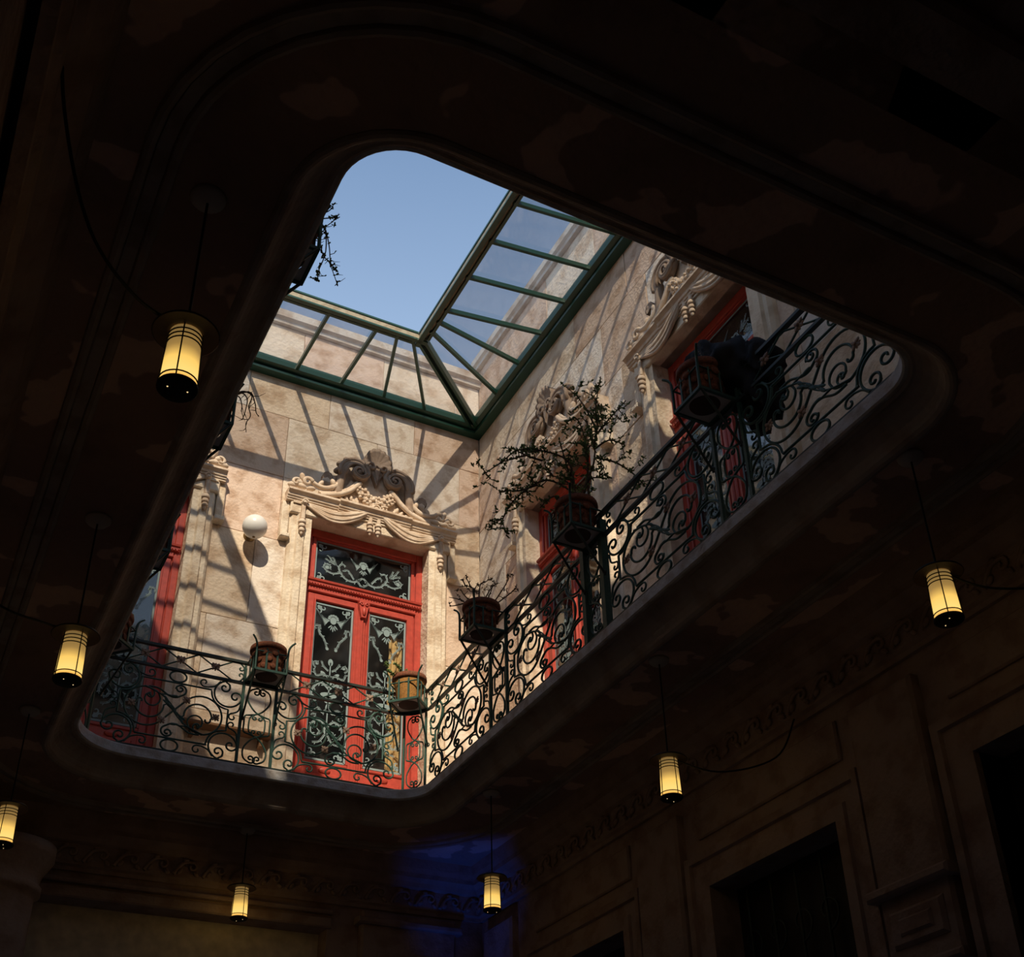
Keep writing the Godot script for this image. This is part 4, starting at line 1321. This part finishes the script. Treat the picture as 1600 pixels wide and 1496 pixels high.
func make_basket() -> Node3D:
	# origin on the middle rail, z towards the court
	var root := node("planter_basket")
	var g := G.new()
	var P := []
	for k in 24:   # plate with a round hole under the pot
		var a := TAU * k / 24 + PI / 4
		var sq := Vector2(cos(a), sin(a)) / maxf(absf(cos(a)), absf(sin(a)))
		var row := PackedVector3Array()
		for q in [[0.095, 0.0], [0.0, 0.0], [0.0, 0.004], [0.095, 0.004]]:
			var p := Vector2(cos(a), sin(a)) * 0.095 if q[0] > 0 else sq * 0.125
			row.append(Vector3(p.x, q[1], 0.13 + p.y))
		P.append(row)
	g.grid(P, true, true, true)
	obj("tray", g, M.tray, root, Transform3D(Basis(), Vector3(0, 0.008, 0)))
	g = G.new()
	for z in [0.005, 0.255]: g.bar(Vector3(-0.135, 0.004, z), Vector3(0.135, 0.004, z), 0.018, 0.020)
	for x in [-0.13, 0.13]: g.bar(Vector3(x, 0.004, 0), Vector3(x, 0.004, 0.26), 0.018, 0.020)
	obj("tray_frame", g, M.iron, root)
	g = G.new()
	for y in [0.175]:
		for q in [[-0.13, 0.255, 0.13, 0.255], [-0.13, 0.0, -0.13, 0.255], [0.13, 0.0, 0.13, 0.255]]:
			g.tube(v3([[q[0], y, q[1]], [q[2], y, q[3]]]), 0.0065, 6)
	obj("hoop", g, M.iron, root)
	for x in [-0.045, 0.045]:
		g = G.new()
		g.bar(Vector3(x, 0.0, 0.257), Vector3(x, 0.20, 0.257), 0.016, 0.008, Vector3(0, 0, 1))
		g.tube(curve([[x, 0.20, 0.257], [x, 0.235, 0.245], [x, 0.225, 0.225]], 4), 0.006, 6)
		obj("basket_bar", g, M.iron, root)
	for s in [-1.0, 1.0]:
		for z in [0.10, 0.18]:
			g = G.new()
			g.tube(v3([[s * 0.132, 0.0, z], [s * 0.132, 0.19, z]]), 0.0065, 6)
			obj("basket_bar", g, M.iron, root)
		g = G.new()
		g.tube(curve([[s * 0.132, 0.0, 0.257], [s * 0.134, 0.20, 0.258], [s * 0.148, 0.26, 0.266], [s * 0.182, 0.295, 0.285]], 5), 0.010, 6, false, 0.008)
		obj("finial_bar", g, M.iron, root)
		g = G.new()
		g.tube(v3([[s * 0.13, 0.0, 0.25], [s * 0.138, -0.36, 0.012]]), 0.009, 6)
		g.tube(flat3(arc(s * 0.138, -0.34, 0.02, -90, 200, 10, 0.006), 0.02), 0.006, 5)
		obj("strut", g, M.iron_dark, root)
	return root

func make_pot(called: String, m: Material, banded: bool) -> Node3D:
	var root := node(called)
	var g := G.new()
	g.lathe(v2([[0.0, 0.0], [0.090, 0.0], [0.092, 0.012]]), 28)
	obj("pot_base", g, M.pot_base, root)
	g = G.new()
	if banded:
		g.lathe(v2([[0.092, 0.012], [0.104, 0.06], [0.107, 0.062], [0.117, 0.115], [0.120, 0.117], [0.128, 0.17], [0.131, 0.172], [0.135, 0.215], [0.132, 0.218]]), 28)
	else:
		g.lathe(v2([[0.092, 0.012], [0.112, 0.07], [0.126, 0.13], [0.134, 0.19], [0.137, 0.225]]), 28)
		for k in 3:
			for i in 9:
				var a := TAU * (i + 0.5 * (k % 2)) / 9
				var rr := 0.113 + 0.012 * k
				g.ell(Vector3(cos(a) * rr, 0.06 + 0.055 * k, sin(a) * rr), Vector3(0.03, 0.024, 0.012), Basis(Vector3.UP, PI / 2 - a), 8, 5)
	obj("pot_body", g, m, root)
	g = G.new()
	g.lathe(v2([[0.134, 0.215], [0.150, 0.219], [0.155, 0.235], [0.152, 0.262], [0.142, 0.268], [0.134, 0.262], [0.132, 0.24]]), 28)
	obj("pot_rim", g, M.terracotta, root)
	g = G.new()
	g.lathe(v2([[0.133, 0.238], [0.07, 0.250], [0.0, 0.252]]), 24)
	obj("soil", g, M.soil, root)
	return root

# branches along given lines; side twigs and small paired leaves come from the seed
func grow(root: Node3D, lines: Array, sd: int, r0: float, twig_len: float, twigs: int, leaf_r: float, leaf_n: int, leaf_mat: Material, depth := 1, lift := Vector3.ZERO, spread := 0.35) -> void:
	var r := RandomNumberGenerator.new(); r.seed = sd
	var wood := G.new()
	var leaves := G.new()
	var unit := G.new()
	unit.ell(Vector3(0.9, 0, 0), Vector3(1, 0.28, 0.62), Basis(), 6, 4)
	var todo := []
	for l in lines:
		var p := curve(l, 4)
		for i in p.size(): p[i] += lift
		todo.append([p, r0, depth])
	while todo.size():
		var q: Array = todo.pop_back()
		var p: PackedVector3Array = q[0]
		wood.tube(p, q[1], 5, false, q[1] * 0.45)
		var total := 0.0
		for i in p.size() - 1: total += p[i].distance_to(p[i + 1])
		var d: int = q[2]
		var n := int(total * twigs)
		if d > 0:
			for k in n:
				var i := clampi(int(r.randf_range(0.25, 1.0) * (p.size() - 1)), 1, p.size() - 2)
				var dir := (p[i + 1] - p[i]).normalized()
				var side := Vector3(r.randfn(), r.randfn() + 0.15, r.randfn()).normalized()
				side = (side - dir * side.dot(dir) * 0.6).normalized()
				var len := twig_len * r.randf_range(0.4, 1.0)
				var a := p[i]
				var t := PackedVector3Array([a, a + (dir * 0.4 + side).normalized() * len * 0.5, a + (dir * 0.3 + side + Vector3(0, r.randf_range(-0.3, 0.4), 0)).normalized() * len])
				todo.append([t, q[1] * 0.5, d - 1])
		if leaf_n > 0:
			var m := int(total * leaf_n)
			for k in m:
				var f := r.randf_range(0.2 if d > 0 else 0.05, 1.0) * (p.size() - 1)
				var i := mini(int(f), p.size() - 2)
				var at := p[i].lerp(p[i + 1], f - i)
				var out := Vector3(r.randfn(), r.randfn() * 0.7 + 0.3, r.randfn()).normalized()
				for e in [1.0, -1.0]:
					var x: Vector3 = (out * e + Vector3(0, 0.35, 0)).normalized()
					var z := x.cross(Vector3(r.randfn(), 1.0, r.randfn())).normalized()
					leaves.add(unit, Transform3D(Basis(x, z.cross(x), z).scaled_local(Vector3.ONE * leaf_r * r.randf_range(0.7, 1.2)), at))
	obj("branches", wood, M.twig, root)
	if leaves.v.size():
		obj("leaves", leaves, leaf_mat, root).set_meta("kind", "stuff")

const SHRUB := [
	[[0.05,0.13,0.03],[0.10,0.33,0.11],[0.10,0.50,0.15],[0.11,0.64,0.18],[0.09,0.77,0.20],[0.11,1.03,0.27]],
	[[0.14,0.41,0.09],[0.26,0.36,0.16],[0.38,0.24,0.22],[0.43,0.14,0.25]],
	[[0.14,0.50,0.09],[0.22,0.56,0.15],[0.31,0.51,0.21]],
	[[0.16,0.64,0.10],[0.24,0.77,0.14],[0.37,0.96,0.19]],
	[[0.15,0.70,0.09],[0.10,0.91,0.04],[0.05,1.07,-0.01]],
	[[0.00,0.0,0.00],[-0.0,0.12,0.00],[-0.07,0.34,0.04],[-0.25,0.42,-0.02],[-0.41,0.41,-0.08],[-0.52,0.30,-0.13],[-0.65,0.17,-0.17]],
	[[-0.19,0.42,-0.12],[-0.31,0.44,-0.14],[-0.42,0.50,-0.17]],
	[[-0.33,0.41,-0.1],[-0.46,0.40,-0.24]],
	[[-0.03,0.0,-0.02],[-0.03,0.13,-0.02],[-0.18,0.22,-0.08],[-0.32,0.13,-0.14],[-0.43,-0.01,-0.18],[-0.48,-0.13,-0.19],[-0.51,-0.24,-0.19]],
	[[-0.01,0.16,-0.01],[-0.06,0.34,0.00],[-0.11,0.52,0.01]],
	[[-0.01,0.0,-0.01],[-0.01,0.16,-0.01],[-0.06,0.30,-0.11],[-0.11,0.35,-0.17]],
	[[0.00,0.0,0.00],[0.00,0.13,0.00],[-0.02,0.29,-0.01],[-0.00,0.41,0.00]],
	[[-0.05,0.0,-0.03],[-0.12,0.11,-0.10],[-0.19,0.04,-0.18]],
	[[0.03,0.0,0.02],[0.09,0.22,0.06],[0.19,0.22,0.12]],
	[[-0.25,0.17,-0.1],[-0.35,0.15,-0.2],[-0.42,0.19,-0.28]],
	[[0.08,0.0,0.05],[0.08,0.23,0.05],[0.06,0.46,0.10],[-0.02,0.69,0.12],[-0.09,0.67,0.07]],
	[[0.14,0.50,0.09],[0.12,0.64,0.06],[0.11,0.80,0.03]],
]
const TWIGS := [
	[[-0.04,0.0,-0.03],[-0.05,0.15,-0.05],[-0.05,0.21,-0.07],[-0.09,0.22,-0.09],[-0.13,0.23,-0.13]],
	[[-0.06,0.19,-0.06],[-0.09,0.24,-0.05],[-0.11,0.28,-0.06]],
	[[-0.02,0.0,-0.01],[-0.00,0.21,-0.02],[0.04,0.25,-0.01],[0.09,0.29,0.00]],
	[[-0.05,0.02,-0.03],[-0.12,0.12,-0.07],[-0.14,0.18,-0.09]],
	[[-0.07,0.0,-0.04],[-0.16,0.05,-0.05],[-0.25,0.06,-0.07]],
	[[-0.12,0.03,-0.05],[-0.18,0.02,-0.10],[-0.22,0.02,-0.13]],
	[[-0.00,0.0,-0.00],[0.07,0.17,0.03],[0.13,0.23,0.05]],
	[[0.07,0.0,0.03],[0.17,0.20,0.11],[0.18,0.28,0.12]],
	[[0.08,0.0,0.04],[0.21,0.12,0.15],[0.23,0.17,0.18]],
	[[0.02,0.0,0.01],[0.08,0.16,0.02],[0.10,0.23,0.01]],
	[[-0.05,0.15,-0.03],[-0.04,0.18,-0.02],[-0.02,0.23,-0.01]],
	[[-0.10,0.21,-0.08],[-0.13,0.25,-0.07],[-0.15,0.26,-0.08]],
]
const DROOP := [
	[[0.05,0.0,0.01],[0.15,0.07,0.03],[0.20,0.11,0.02],[0.25,0.09,0.02],[0.24,0.01,0.01],[0.26,-0.05,0.00],[0.24,-0.11,-0.01],[0.25,-0.17,-0.02]],
	[[0.06,0.0,0.02],[0.17,0.08,0.03],[0.22,0.05,0.03],[0.22,-0.04,0.02],[0.21,-0.11,0.01]],
	[[0.08,0.0,0.02],[0.22,0.10,0.04],[0.27,0.04,0.03],[0.29,-0.02,0.01],[0.31,-0.04,0.01]],
	[[0.06,0.0,0.02],[0.16,0.05,0.03],[0.19,-0.02,0.04],[0.19,-0.07,0.04]],
]
const SPRIGS := [
	[[0.05,0.0,0.02],[0.14,0.02,0.03],[0.18,0.04,0.02],[0.25,0.16,0.01]],
	[[0.05,0.0,0.04],[0.20,0.09,0.05],[0.24,0.10,0.06]],
	[[0.06,0.0,0.04],[0.16,0.03,0.04],[0.21,-0.07,0.02],[0.24,-0.18,-0.01],[0.28,-0.22,-0.01]],
	[[0.08,0.0,-0.03],[0.16,-0.02,-0.02],[0.19,-0.16,0.01],[0.22,-0.22,0.03],[0.28,-0.34,0.01]],
	[[0.08,0.0,0.06],[0.16,-0.03,0.08],[0.18,-0.2,0.08],[0.15,-0.36,0.09],[0.14,-0.46,0.11]],
	[[0.05,0.0,0.04],[0.18,0.12,0.06],[0.20,0.17,0.08]],
]

func planters() -> void:
	var y := RAIL_MID + 0.012
	var turn := func(a: float) -> Basis: return Basis(Vector3.UP, deg_to_rad(a))
	# [place on the rail, turn, pot kind, basket label, plant label]
	var spots := [
		[Vector3(2.375, y, -8.985), 0.0, 0, "iron planter basket at the middle of the sunlit railing, below the white globe", "reddish patterned flower pot, nearly empty, below the white globe lamp"],
		[Vector3(3.735, y, -8.925), -45.0, 1, "iron planter basket set across the railing's corner beside the red door", "yellowed clay pot with a few green sprouts across the railing's corner"],
		[Vector3(3.805, y, -7.46), -90.0, 2, "iron planter basket holding the pot of bare twigs on the shaded railing", "dark clay pot of bare branching twigs with scattered dry leaves"],
		[Vector3(3.805, y, -5.94), -90.0, 3, "iron planter basket under the big leafy shrub on the shaded railing", "dark clay pot with a large sprawling leafy shrub"],
		[Vector3(3.805, y, -4.41), -90.0, 0, "iron planter basket beside the black jacket, with a pale tray", "flower pot in the basket half covered by the black jacket"],
		[Vector3(1.015, y, -8.925), 45.0, 4, "iron planter basket at the railing's far left corner before the blue glass", "flower pot with a yellow-green sprout at the railing's far left corner"],
		[Vector3(0.945, y, -7.46), 90.0, 0, "iron planter basket peeping past the dark ceiling edge before the left red door frame", "flower pot peeping past the dark ceiling edge before the left red door frame"],
		[Vector3(0.945, y, -5.94), 90.0, 5, "iron planter basket on the left railing under the drooping curly stems", "flower pot with bare curly stems drooping past the ceiling edge"],
		[Vector3(0.945, y, -4.41), 90.0, 6, "iron planter basket standing out dark against the blue sky", "flower pot with thin beaded sprigs dark against the blue sky"],
	]
	var basket := make_basket()
	var pot_a := make_pot("potted_plant", M.terracotta, false)
	var pot_b: Node3D = null
	for k in spots.size():
		var s: Array = spots[k]
		var xf := Transform3D(turn.call(s[1]), s[0])
		var b: Node3D = basket
		if k == 0: basket.transform = xf
		else: b = copy(basket, "planter_basket", xf)
		tag(b, s[3], "planter basket", "iron planter baskets on the railings")
		var px := xf * Transform3D(Basis(), Vector3(0, 0.006, 0.13))
		var p: Node3D
		if s[2] == 1:
			p = make_pot("potted_plant", M.old_pot, true)
			p.transform = px
		elif k == 0:
			p = pot_a
			p.transform = px
		else: p = copy(pot_a, "potted_plant", px)
		tag(p, s[4], "potted plant", "flower pots in the railing baskets")
		# plants lean the way they do in the world, whatever way their pot is turned
		var q := node("plant", p, Transform3D(px.basis.inverse(), Vector3(0, 0.26, 0)))
		match s[2]:
			0: grow(q, [[[0.03, 0, 0], [0.05, 0.03, 0.02]], [[-0.05, 0, 0.02], [-0.07, 0.03, 0.03]]], 40 + k, 0.003, 0.02, 30, 0.006, 60, M.leaf_dry)
			1: grow(q, [[[-0.10, 0, 0.06], [-0.14, 0.04, 0.09], [-0.19, 0.06, 0.10]], [[-0.12, 0, 0.0], [-0.20, 0.02, 0.02], [-0.24, 0.10, 0.02]], [[0, 0, 0], [0.0, 0.05, 0.0]], [[0.06, 0, 0.0], [0.07, 0.045, 0.0]], [[0.09, 0, -0.05], [0.11, 0.05, -0.06]], [[-0.05, 0, 0.05], [-0.05, 0.05, 0.06]]], 44, 0.003, 0.03, 40, 0.010, 150, M.leaf)
			2: grow(q, TWIGS, 7, 0.0065, 0.085, 18, 0.0085, 24, M.leaf_dry, 2)
			3: grow(q, SHRUB, 3, 0.0085, 0.17, 13, 0.0125, 40, M.leaf, 2)
			4: grow(q, [[[0.02, 0, 0.0], [0.06, 0.06, 0.0], [0.09, 0.04, 0.02]], [[0.06, 0, 0.03], [0.10, 0.05, 0.04]], [[0.05, 0, -0.02], [0.14, 0.02, 0.02]]], 50, 0.004, 0.06, 30, 0.016, 120, M.leaf)
			5: grow(q, DROOP, 9, 0.0055, 0.09, 14, 0.0, 0, M.leaf, 1)
			6: grow(q, SPRIGS, 12, 0.0045, 0.06, 14, 0.0085, 36, M.leaf, 1)


# ---------- jacket, globe, lamps, cables ----------

func smin(a: float, b: float, k: float) -> float:
	var h := clampf(0.5 + 0.5 * (b - a) / k, 0.0, 1.0)
	return lerpf(b, a, h) - k * h * (1.0 - h)

func capsule(p: Vector3, a: Vector3, b: Vector3, ra: float, rb: float) -> float:
	var d := b - a
	var f := clampf((p - a).dot(d) / d.length_squared(), 0, 1)
	return p.distance_to(a + d * f) - lerpf(ra, rb, f)

# surface of a field as one skin
func skin(field: Callable, lo: Vector3, hi: Vector3, cell: float) -> G:
	var n := Vector3i(((hi - lo) / cell).ceil()) + Vector3i.ONE
	var val := PackedFloat32Array(); val.resize(n.x * n.y * n.z)
	var at := func(x: int, y: int, z: int) -> int: return (z * n.y + y) * n.x + x
	for z in n.z:
		for y in n.y:
			for x in n.x:
				val[(z * n.y + y) * n.x + x] = field.call(lo + Vector3(x, y, z) * cell)
	var idx := {}
	var pts := PackedVector3Array()
	for z in n.z - 1:
		for y in n.y - 1:
			for x in n.x - 1:
				var inside := 0
				var sum := Vector3.ZERO
				var cnt := 0
				var c := []
				for k in 8:
					var f := val[((z + (k >> 2)) * n.y + y + ((k >> 1) & 1)) * n.x + x + (k & 1)]
					c.append(f)
					if f < 0: inside += 1
				if inside == 0 or inside == 8: continue
				for k in 8:
					for b in [1, 2, 4]:
						if k & b: continue
						var u: float = c[k]
						var w: float = c[k | b]
						if (u < 0) == (w < 0): continue
						var t := u / (u - w)
						sum += Vector3(k & 1, (k >> 1) & 1, k >> 2) + Vector3(1 if b == 1 else 0, 1 if b == 2 else 0, 1 if b == 4 else 0) * t
						cnt += 1
				idx[at.call(x, y, z)] = pts.size()
				pts.append(lo + (Vector3(x, y, z) + sum / cnt) * cell)
	var tris := PackedInt32Array()
	for z in range(1, n.z - 1):
		for y in range(1, n.y - 1):
			for x in range(1, n.x - 1):
				var a: float = val[at.call(x, y, z)]
				for ax in 3:
					var e := Vector3i.ZERO; e[ax] = 1
					var b: float = val[at.call(x + e.x, y + e.y, z + e.z)]
					if (a < 0) == (b < 0): continue
					var u := Vector3i.ZERO; u[(ax + 1) % 3] = 1
					var w := Vector3i.ZERO; w[(ax + 2) % 3] = 1
					var q := [idx[at.call(x - u.x - w.x, y - u.y - w.y, z - u.z - w.z)], idx[at.call(x - w.x, y - w.y, z - w.z)], idx[at.call(x, y, z)], idx[at.call(x - u.x, y - u.y, z - u.z)]]
					if a < 0: tris.append_array(PackedInt32Array([q[0], q[1], q[2], q[0], q[2], q[3]]))
					else: tris.append_array(PackedInt32Array([q[0], q[2], q[1], q[0], q[3], q[2]]))
	var nr := PackedVector3Array(); nr.resize(pts.size())
	for k in range(0, tris.size(), 3):
		var f := (pts[tris[k + 1]] - pts[tris[k]]).cross(pts[tris[k + 2]] - pts[tris[k]])
		for i in 3: nr[tris[k + i]] += f
	var g := G.new()
	for k in range(0, tris.size(), 3):
		var a := tris[k]; var b := tris[k + 1]; var c := tris[k + 2]
		g.tri(pts[a], pts[b], pts[c], nr[a].normalized(), nr[b].normalized(), nr[c].normalized())
	return g

func jacket() -> void:
	var base := Vector3(3.88, RAIL_TOP, -4.30)
	var root := node("jacket", null, Transform3D(Basis(), base))
	tag(root, "black zipped jacket bundled over the railing beside a planter basket", "jacket")
	var fold := FastNoiseLite.new(); fold.seed = 6; fold.frequency = 3.2; fold.fractal_octaves = 2
	var field := func(p: Vector3) -> float:
		var d := capsule(p, Vector3(-0.13, 0.26, -0.18), Vector3(-0.05, 0.13, -0.02), 0.11, 0.16)
		d = smin(d, capsule(p, Vector3(-0.05, 0.13, -0.02), Vector3(0.04, -0.12, 0.14), 0.16, 0.14), 0.06)
		d = smin(d, capsule(p, Vector3(0.03, 0.20, 0.10), Vector3(0.03, 0.0, 0.22), 0.10, 0.13), 0.05)
		d = smin(d, capsule(p, Vector3(0.02, -0.05, -0.02), Vector3(0.05, -0.36, 0.06), 0.13, 0.07), 0.05)
		d = smin(d, capsule(p, Vector3(0.02, -0.12, 0.18), Vector3(0.03, -0.34, 0.20), 0.12, 0.09), 0.05)
		d = smin(d, capsule(p, Vector3(-0.10, 0.30, -0.30), Vector3(-0.12, 0.32, -0.14), 0.06, 0.08), 0.04)
		var fl := fold.get_noise_3d(p.x * 1.4, p.y * 0.7 + p.z * 0.5, p.z * 1.6)
		return d + 0.075 * absf(fl) + 0.012 * sin(p.z * 38.0 + p.y * 26.0 + fl * 7.0)
	obj("jacket_shell", skin(field, Vector3(-0.32, -0.55, -0.66), Vector3(0.34, 0.62, 0.52), 0.022), M.black_cloth, root)
	var g := G.new()
	for k in 16:
		var f := k / 15.0
		g.ell(Vector3(-0.245 + 0.06 * f, 0.26 - 0.24 * f, -0.08 + 0.07 * f), Vector3(0.006, 0.007, 0.005), Basis(), 6, 4)
	obj("zip", g, M.zip, root)

func globe() -> void:
	var root := node("globe_lamp", null, Transform3D(Basis(), Vector3(2.375, 6.90, WZ)))
	tag(root, "white glass globe lamp on the sunlit wall between the red doors", "wall lamp")
	var g := G.new()
	g.ell(Vector3(0, 0, 0.19), Vector3(0.122, 0.122, 0.122), Basis(), 32, 18)
	obj("glass_globe", g, M.opal, root)
	g = G.new()
	g.lathe(v2([[0.0, 0.0], [0.06, 0.0], [0.06, 0.012], [0.045, 0.03], [0.03, 0.05], [0.03, 0.09], [0.0, 0.09]]), 20, Transform3D(Basis(Vector3(1, 0, 0), PI / 2), Vector3(0, 0, 0)))
	g.lathe(v2([[0.0, -0.128], [0.014, -0.126], [0.016, -0.118], [0.0, -0.11]]), 10, Transform3D(Basis(), Vector3(0, 0, 0.19)))
	obj("mount", g, M.brass, root)

func make_lamp(y := 2.95) -> Node3D:
	# origin in the middle of the shade
	var root := node("pendant_lamp")
	var top := CEIL - y
	var g := G.new()
	g.lathe(v2([[0.0, top - 0.035], [0.05, top - 0.033], [0.066, top - 0.015], [0.068, top], [0.0, top]]), 24)
	obj("ceiling_rose", g, M.rose_grey, root)
	g = G.new()
	g.tube(v3([[0, 0.13, 0], [0, top - 0.03, 0]]), 0.005, 6)
	obj("cord", g, M.cable, root)
	g = G.new()
	g.lathe(v2([[0.0, 0.122], [0.112, 0.118], [0.118, 0.121], [0.112, 0.130], [0.03, 0.140], [0.02, 0.165], [0.0, 0.165]]), 32)
	obj("top_disc", g, M.lamp_metal, root)
	g = G.new()
	g.lathe(v2([[0.063, -0.12], [0.060, 0.0], [0.055, 0.118]]), 32)
	obj("lamp_shade", g, M.lamp_shade, root)
	g = G.new()
	for k in 4:
		var a := TAU * (k + 0.2) / 4
		g.tube(v3([[cos(a) * 0.067, -0.125, sin(a) * 0.067], [cos(a) * 0.059, 0.12, sin(a) * 0.059]]), 0.0028, 5)
	for q in [[-0.103, 0.0665], [0.058, 0.0605], [0.078, 0.060], [0.098, 0.0595]]:
		var ring := PackedVector3Array()
		for k in 28: ring.append(Vector3(cos(TAU * k / 28) * q[1], q[0], sin(TAU * k / 28) * q[1]))
		g.tube(ring, 0.0028, 5, true)
	obj("wire_cage", g, M.cable, root)
	g = G.new()
	g.lathe(v2([[0.0, -0.140], [0.062, -0.140], [0.070, -0.132], [0.070, -0.122], [0.0, -0.120]]), 32)
	obj("base_cap", g, M.cable, root)
	for s in [-1.0, 1.0]:
		g = G.new()
		g.ell(Vector3(s * 0.034, -0.1405, 0.01), Vector3(0.003, 0.002, 0.003), Basis(), 8, 4)
		obj("glowing_dot", g, M.dot_glow, root)  # two small glowing dots on the underside of the cap
	return root

func lamps() -> void:
	var at := [Vector3(0.49, 2.95, -3.33), Vector3(0.545, 2.95, -5.66), Vector3(0.585, 2.95, -8.12), Vector3(2.57, 3.15, -9.70), Vector3(4.08, 2.95, -8.13), Vector3(4.09, 2.95, -5.70), Vector3(4.07, 2.95, -3.35)]
	var labels := ["glowing pendant lamp nearest the viewer, amber, with its dark base showing", "glowing pendant lamp beside the far left corner of the ceiling opening", "glowing pendant lamp cut by the picture's left edge above the grey column", "glowing pendant lamp in front of the beige screen", "glowing pendant lamp in the blue-lit corner of the ceiling", "glowing pendant lamp above the middle dark window on the right", "glowing pendant lamp highest on the right under the ceiling"]
	var lamp := make_lamp()
	for k in at.size():
		var l: Node3D = lamp
		var xf := Transform3D(Basis(Vector3.UP, k * 0.7), at[k])
		if k == 0: lamp.transform = xf
		elif k == 3:   # on a shorter cord, close to the cornice
			l = make_lamp(3.15)
			l.transform = xf
		else: l = copy(lamp, "pendant_lamp", xf)
		tag(l, labels[k], "lamp", "pendant lamps round the opening")
		if k != 0 and k != 3: continue   # the copies bring their bulb along
		var o := OmniLight3D.new()
		o.name = "bulb"
		o.light_color = Color(1.0, 0.78, 0.45)
		o.light_energy = LAMP_ENERGY
		o.light_size = 0.03
		o.omni_range = 8.0
		o.omni_attenuation = 2.0
		o.shadow_enabled = true
		l.add_child(o, true)
	# slack cables
	var runs := [[[[-0.15, 3.70, -2.65], [-0.06, 3.45, -2.9], [0.10, 3.18, -3.1], [0.30, 3.09, -3.25], [0.49, 3.095, -3.33]], "thin dark cable sagging to the lamp nearest the viewer"], [[[-0.18, 3.3, -5.5], [0.15, 3.10, -5.55], [0.38, 3.085, -5.62], [0.545, 3.095, -5.66]], "thin dark cable running in to the lamp beside the opening's far left corner"], [[[4.09, 3.095, -5.70], [4.35, 2.98, -5.55], [4.65, 3.05, -5.35], [4.80, 3.32, -5.30]], "thin dark cable looping from the lamp above the middle window to the cornice"], [[[4.07, 3.095, -3.35], [4.3, 3.0, -3.25], [4.6, 3.02, -3.05], [4.80, 3.3, -2.95]], "thin dark cable looping from the lamp highest on the right to the cornice"]]
	for q in runs:
		var g := G.new()
		g.tube(curve(q[0], 8), 0.006, 6)
		tag(obj("cable", g, M.cable), q[1], "cable", "slack lamp cables")
	var sg := G.new()
	sg.box(Vector3(2.36, 4.765, -9.93), Vector3(0.80, 0.03, 0.13), Transform3D(), 0.006)
	var shelf := tag(obj("wall_shelf", sg, M.timber), "narrow brown wooden shelf on the wall behind the railing, below the globe lamp", "shelf")
	for x in [2.05, 2.67]:
		sg = G.new()
		sg.box(Vector3(x, 4.70, -9.95), Vector3(0.03, 0.10, 0.08), Transform3D(), 0.006)
		obj("shelf_bracket", sg, M.timber, shelf)
	# blue uplight standing under the lit corner
	var b := node("blue_spotlight", null, Transform3D(Basis(), Vector3(4.2, 1.5, -9.25)))
	tag(b, "small blue spotlight on the wall corner under the blue-lit ceiling", "spotlight")
	var g := G.new()
	g.lathe(v2([[0.0, 0.0], [0.05, 0.0], [0.06, 0.02], [0.06, 0.12], [0.052, 0.12], [0.05, 0.10]]), 20)
	g.box(Vector3(0.0, 0.04, -0.36), Vector3(0.03, 0.03, 0.66))
	obj("housing", g, M.cable, b)
	g = G.new()
	g.lathe(v2([[0.052, 0.108], [0.0, 0.112]]), 16)
	obj("lens", g, M.blue_lens, b)
	var s := SpotLight3D.new()
	s.name = "blue_beam"
	s.light_color = Color(0.08, 0.36, 1.0)
	s.light_energy = BLUE_ENERGY
	s.spot_angle = 21.0
	s.spot_angle_attenuation = 1.0
	s.spot_range = 6.0
	s.spot_attenuation = 2.0
	s.light_size = 0.05
	s.shadow_enabled = true
	s.transform = Transform3D(Basis.looking_at(Vector3(0.46, 2.2, -0.42), Vector3(0, 0, 1)), Vector3(0, 0.125, 0))
	b.add_child(s, true)


func _ready() -> void:
	# camera: a lens of 1903 pixels, shifted, looking up
	var cam := Camera3D.new()
	cam.name = "camera"
	var f := 1903.37
	var near := 0.05
	cam.transform = Transform3D(Basis.from_euler(Vector3(deg_to_rad(31.5), deg_to_rad(-29.1), deg_to_rad(-1.9))), Vector3.ZERO)
	cam.set_frustum(1496.0 / f * near, Vector2((800.0 - 833.4) / f, (937.1 - 748.0) / f) * near, near, 200.0)
	cam.current = true
	add_child(cam)
	# sky
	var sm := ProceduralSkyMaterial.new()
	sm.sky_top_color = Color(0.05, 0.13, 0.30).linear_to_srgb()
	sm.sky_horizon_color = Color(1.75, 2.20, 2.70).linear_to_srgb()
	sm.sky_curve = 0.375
	sm.ground_bottom_color = Color(0.25, 0.22, 0.2)
	sm.ground_horizon_color = Color(0.5, 0.5, 0.5)
	sm.sun_angle_max = 30.0
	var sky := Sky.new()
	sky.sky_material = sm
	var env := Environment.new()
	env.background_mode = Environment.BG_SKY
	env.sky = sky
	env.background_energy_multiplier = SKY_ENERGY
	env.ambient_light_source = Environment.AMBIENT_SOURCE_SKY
	env.tonemap_mode = Environment.TONE_MAPPER_LINEAR
	env.tonemap_exposure = EXPOSURE
	env.sdfgi_enabled = true
	env.ssao_enabled = true
	env.ssil_enabled = true
	var we := WorldEnvironment.new()
	we.name = "world_environment"
	we.environment = env
	add_child(we)
	# sun
	var sun := DirectionalLight3D.new()
	sun.name = "sun"
	sun.light_color = Color(1.0, 0.93, 0.82)
	sun.light_energy = SUN_ENERGY
	sun.light_angular_distance = 0.55
	sun.shadow_enabled = true
	sun.transform = Transform3D(Basis.looking_at(Vector3(0.32, -0.66, -0.74), Vector3.UP), Vector3(0, 12, 0))
	add_child(sun)
	make_materials()
	lower_storey()
	upper_walls()
	canopy()
	doors()
	railings()
	planters()
	jacket()
	globe()
	lamps()
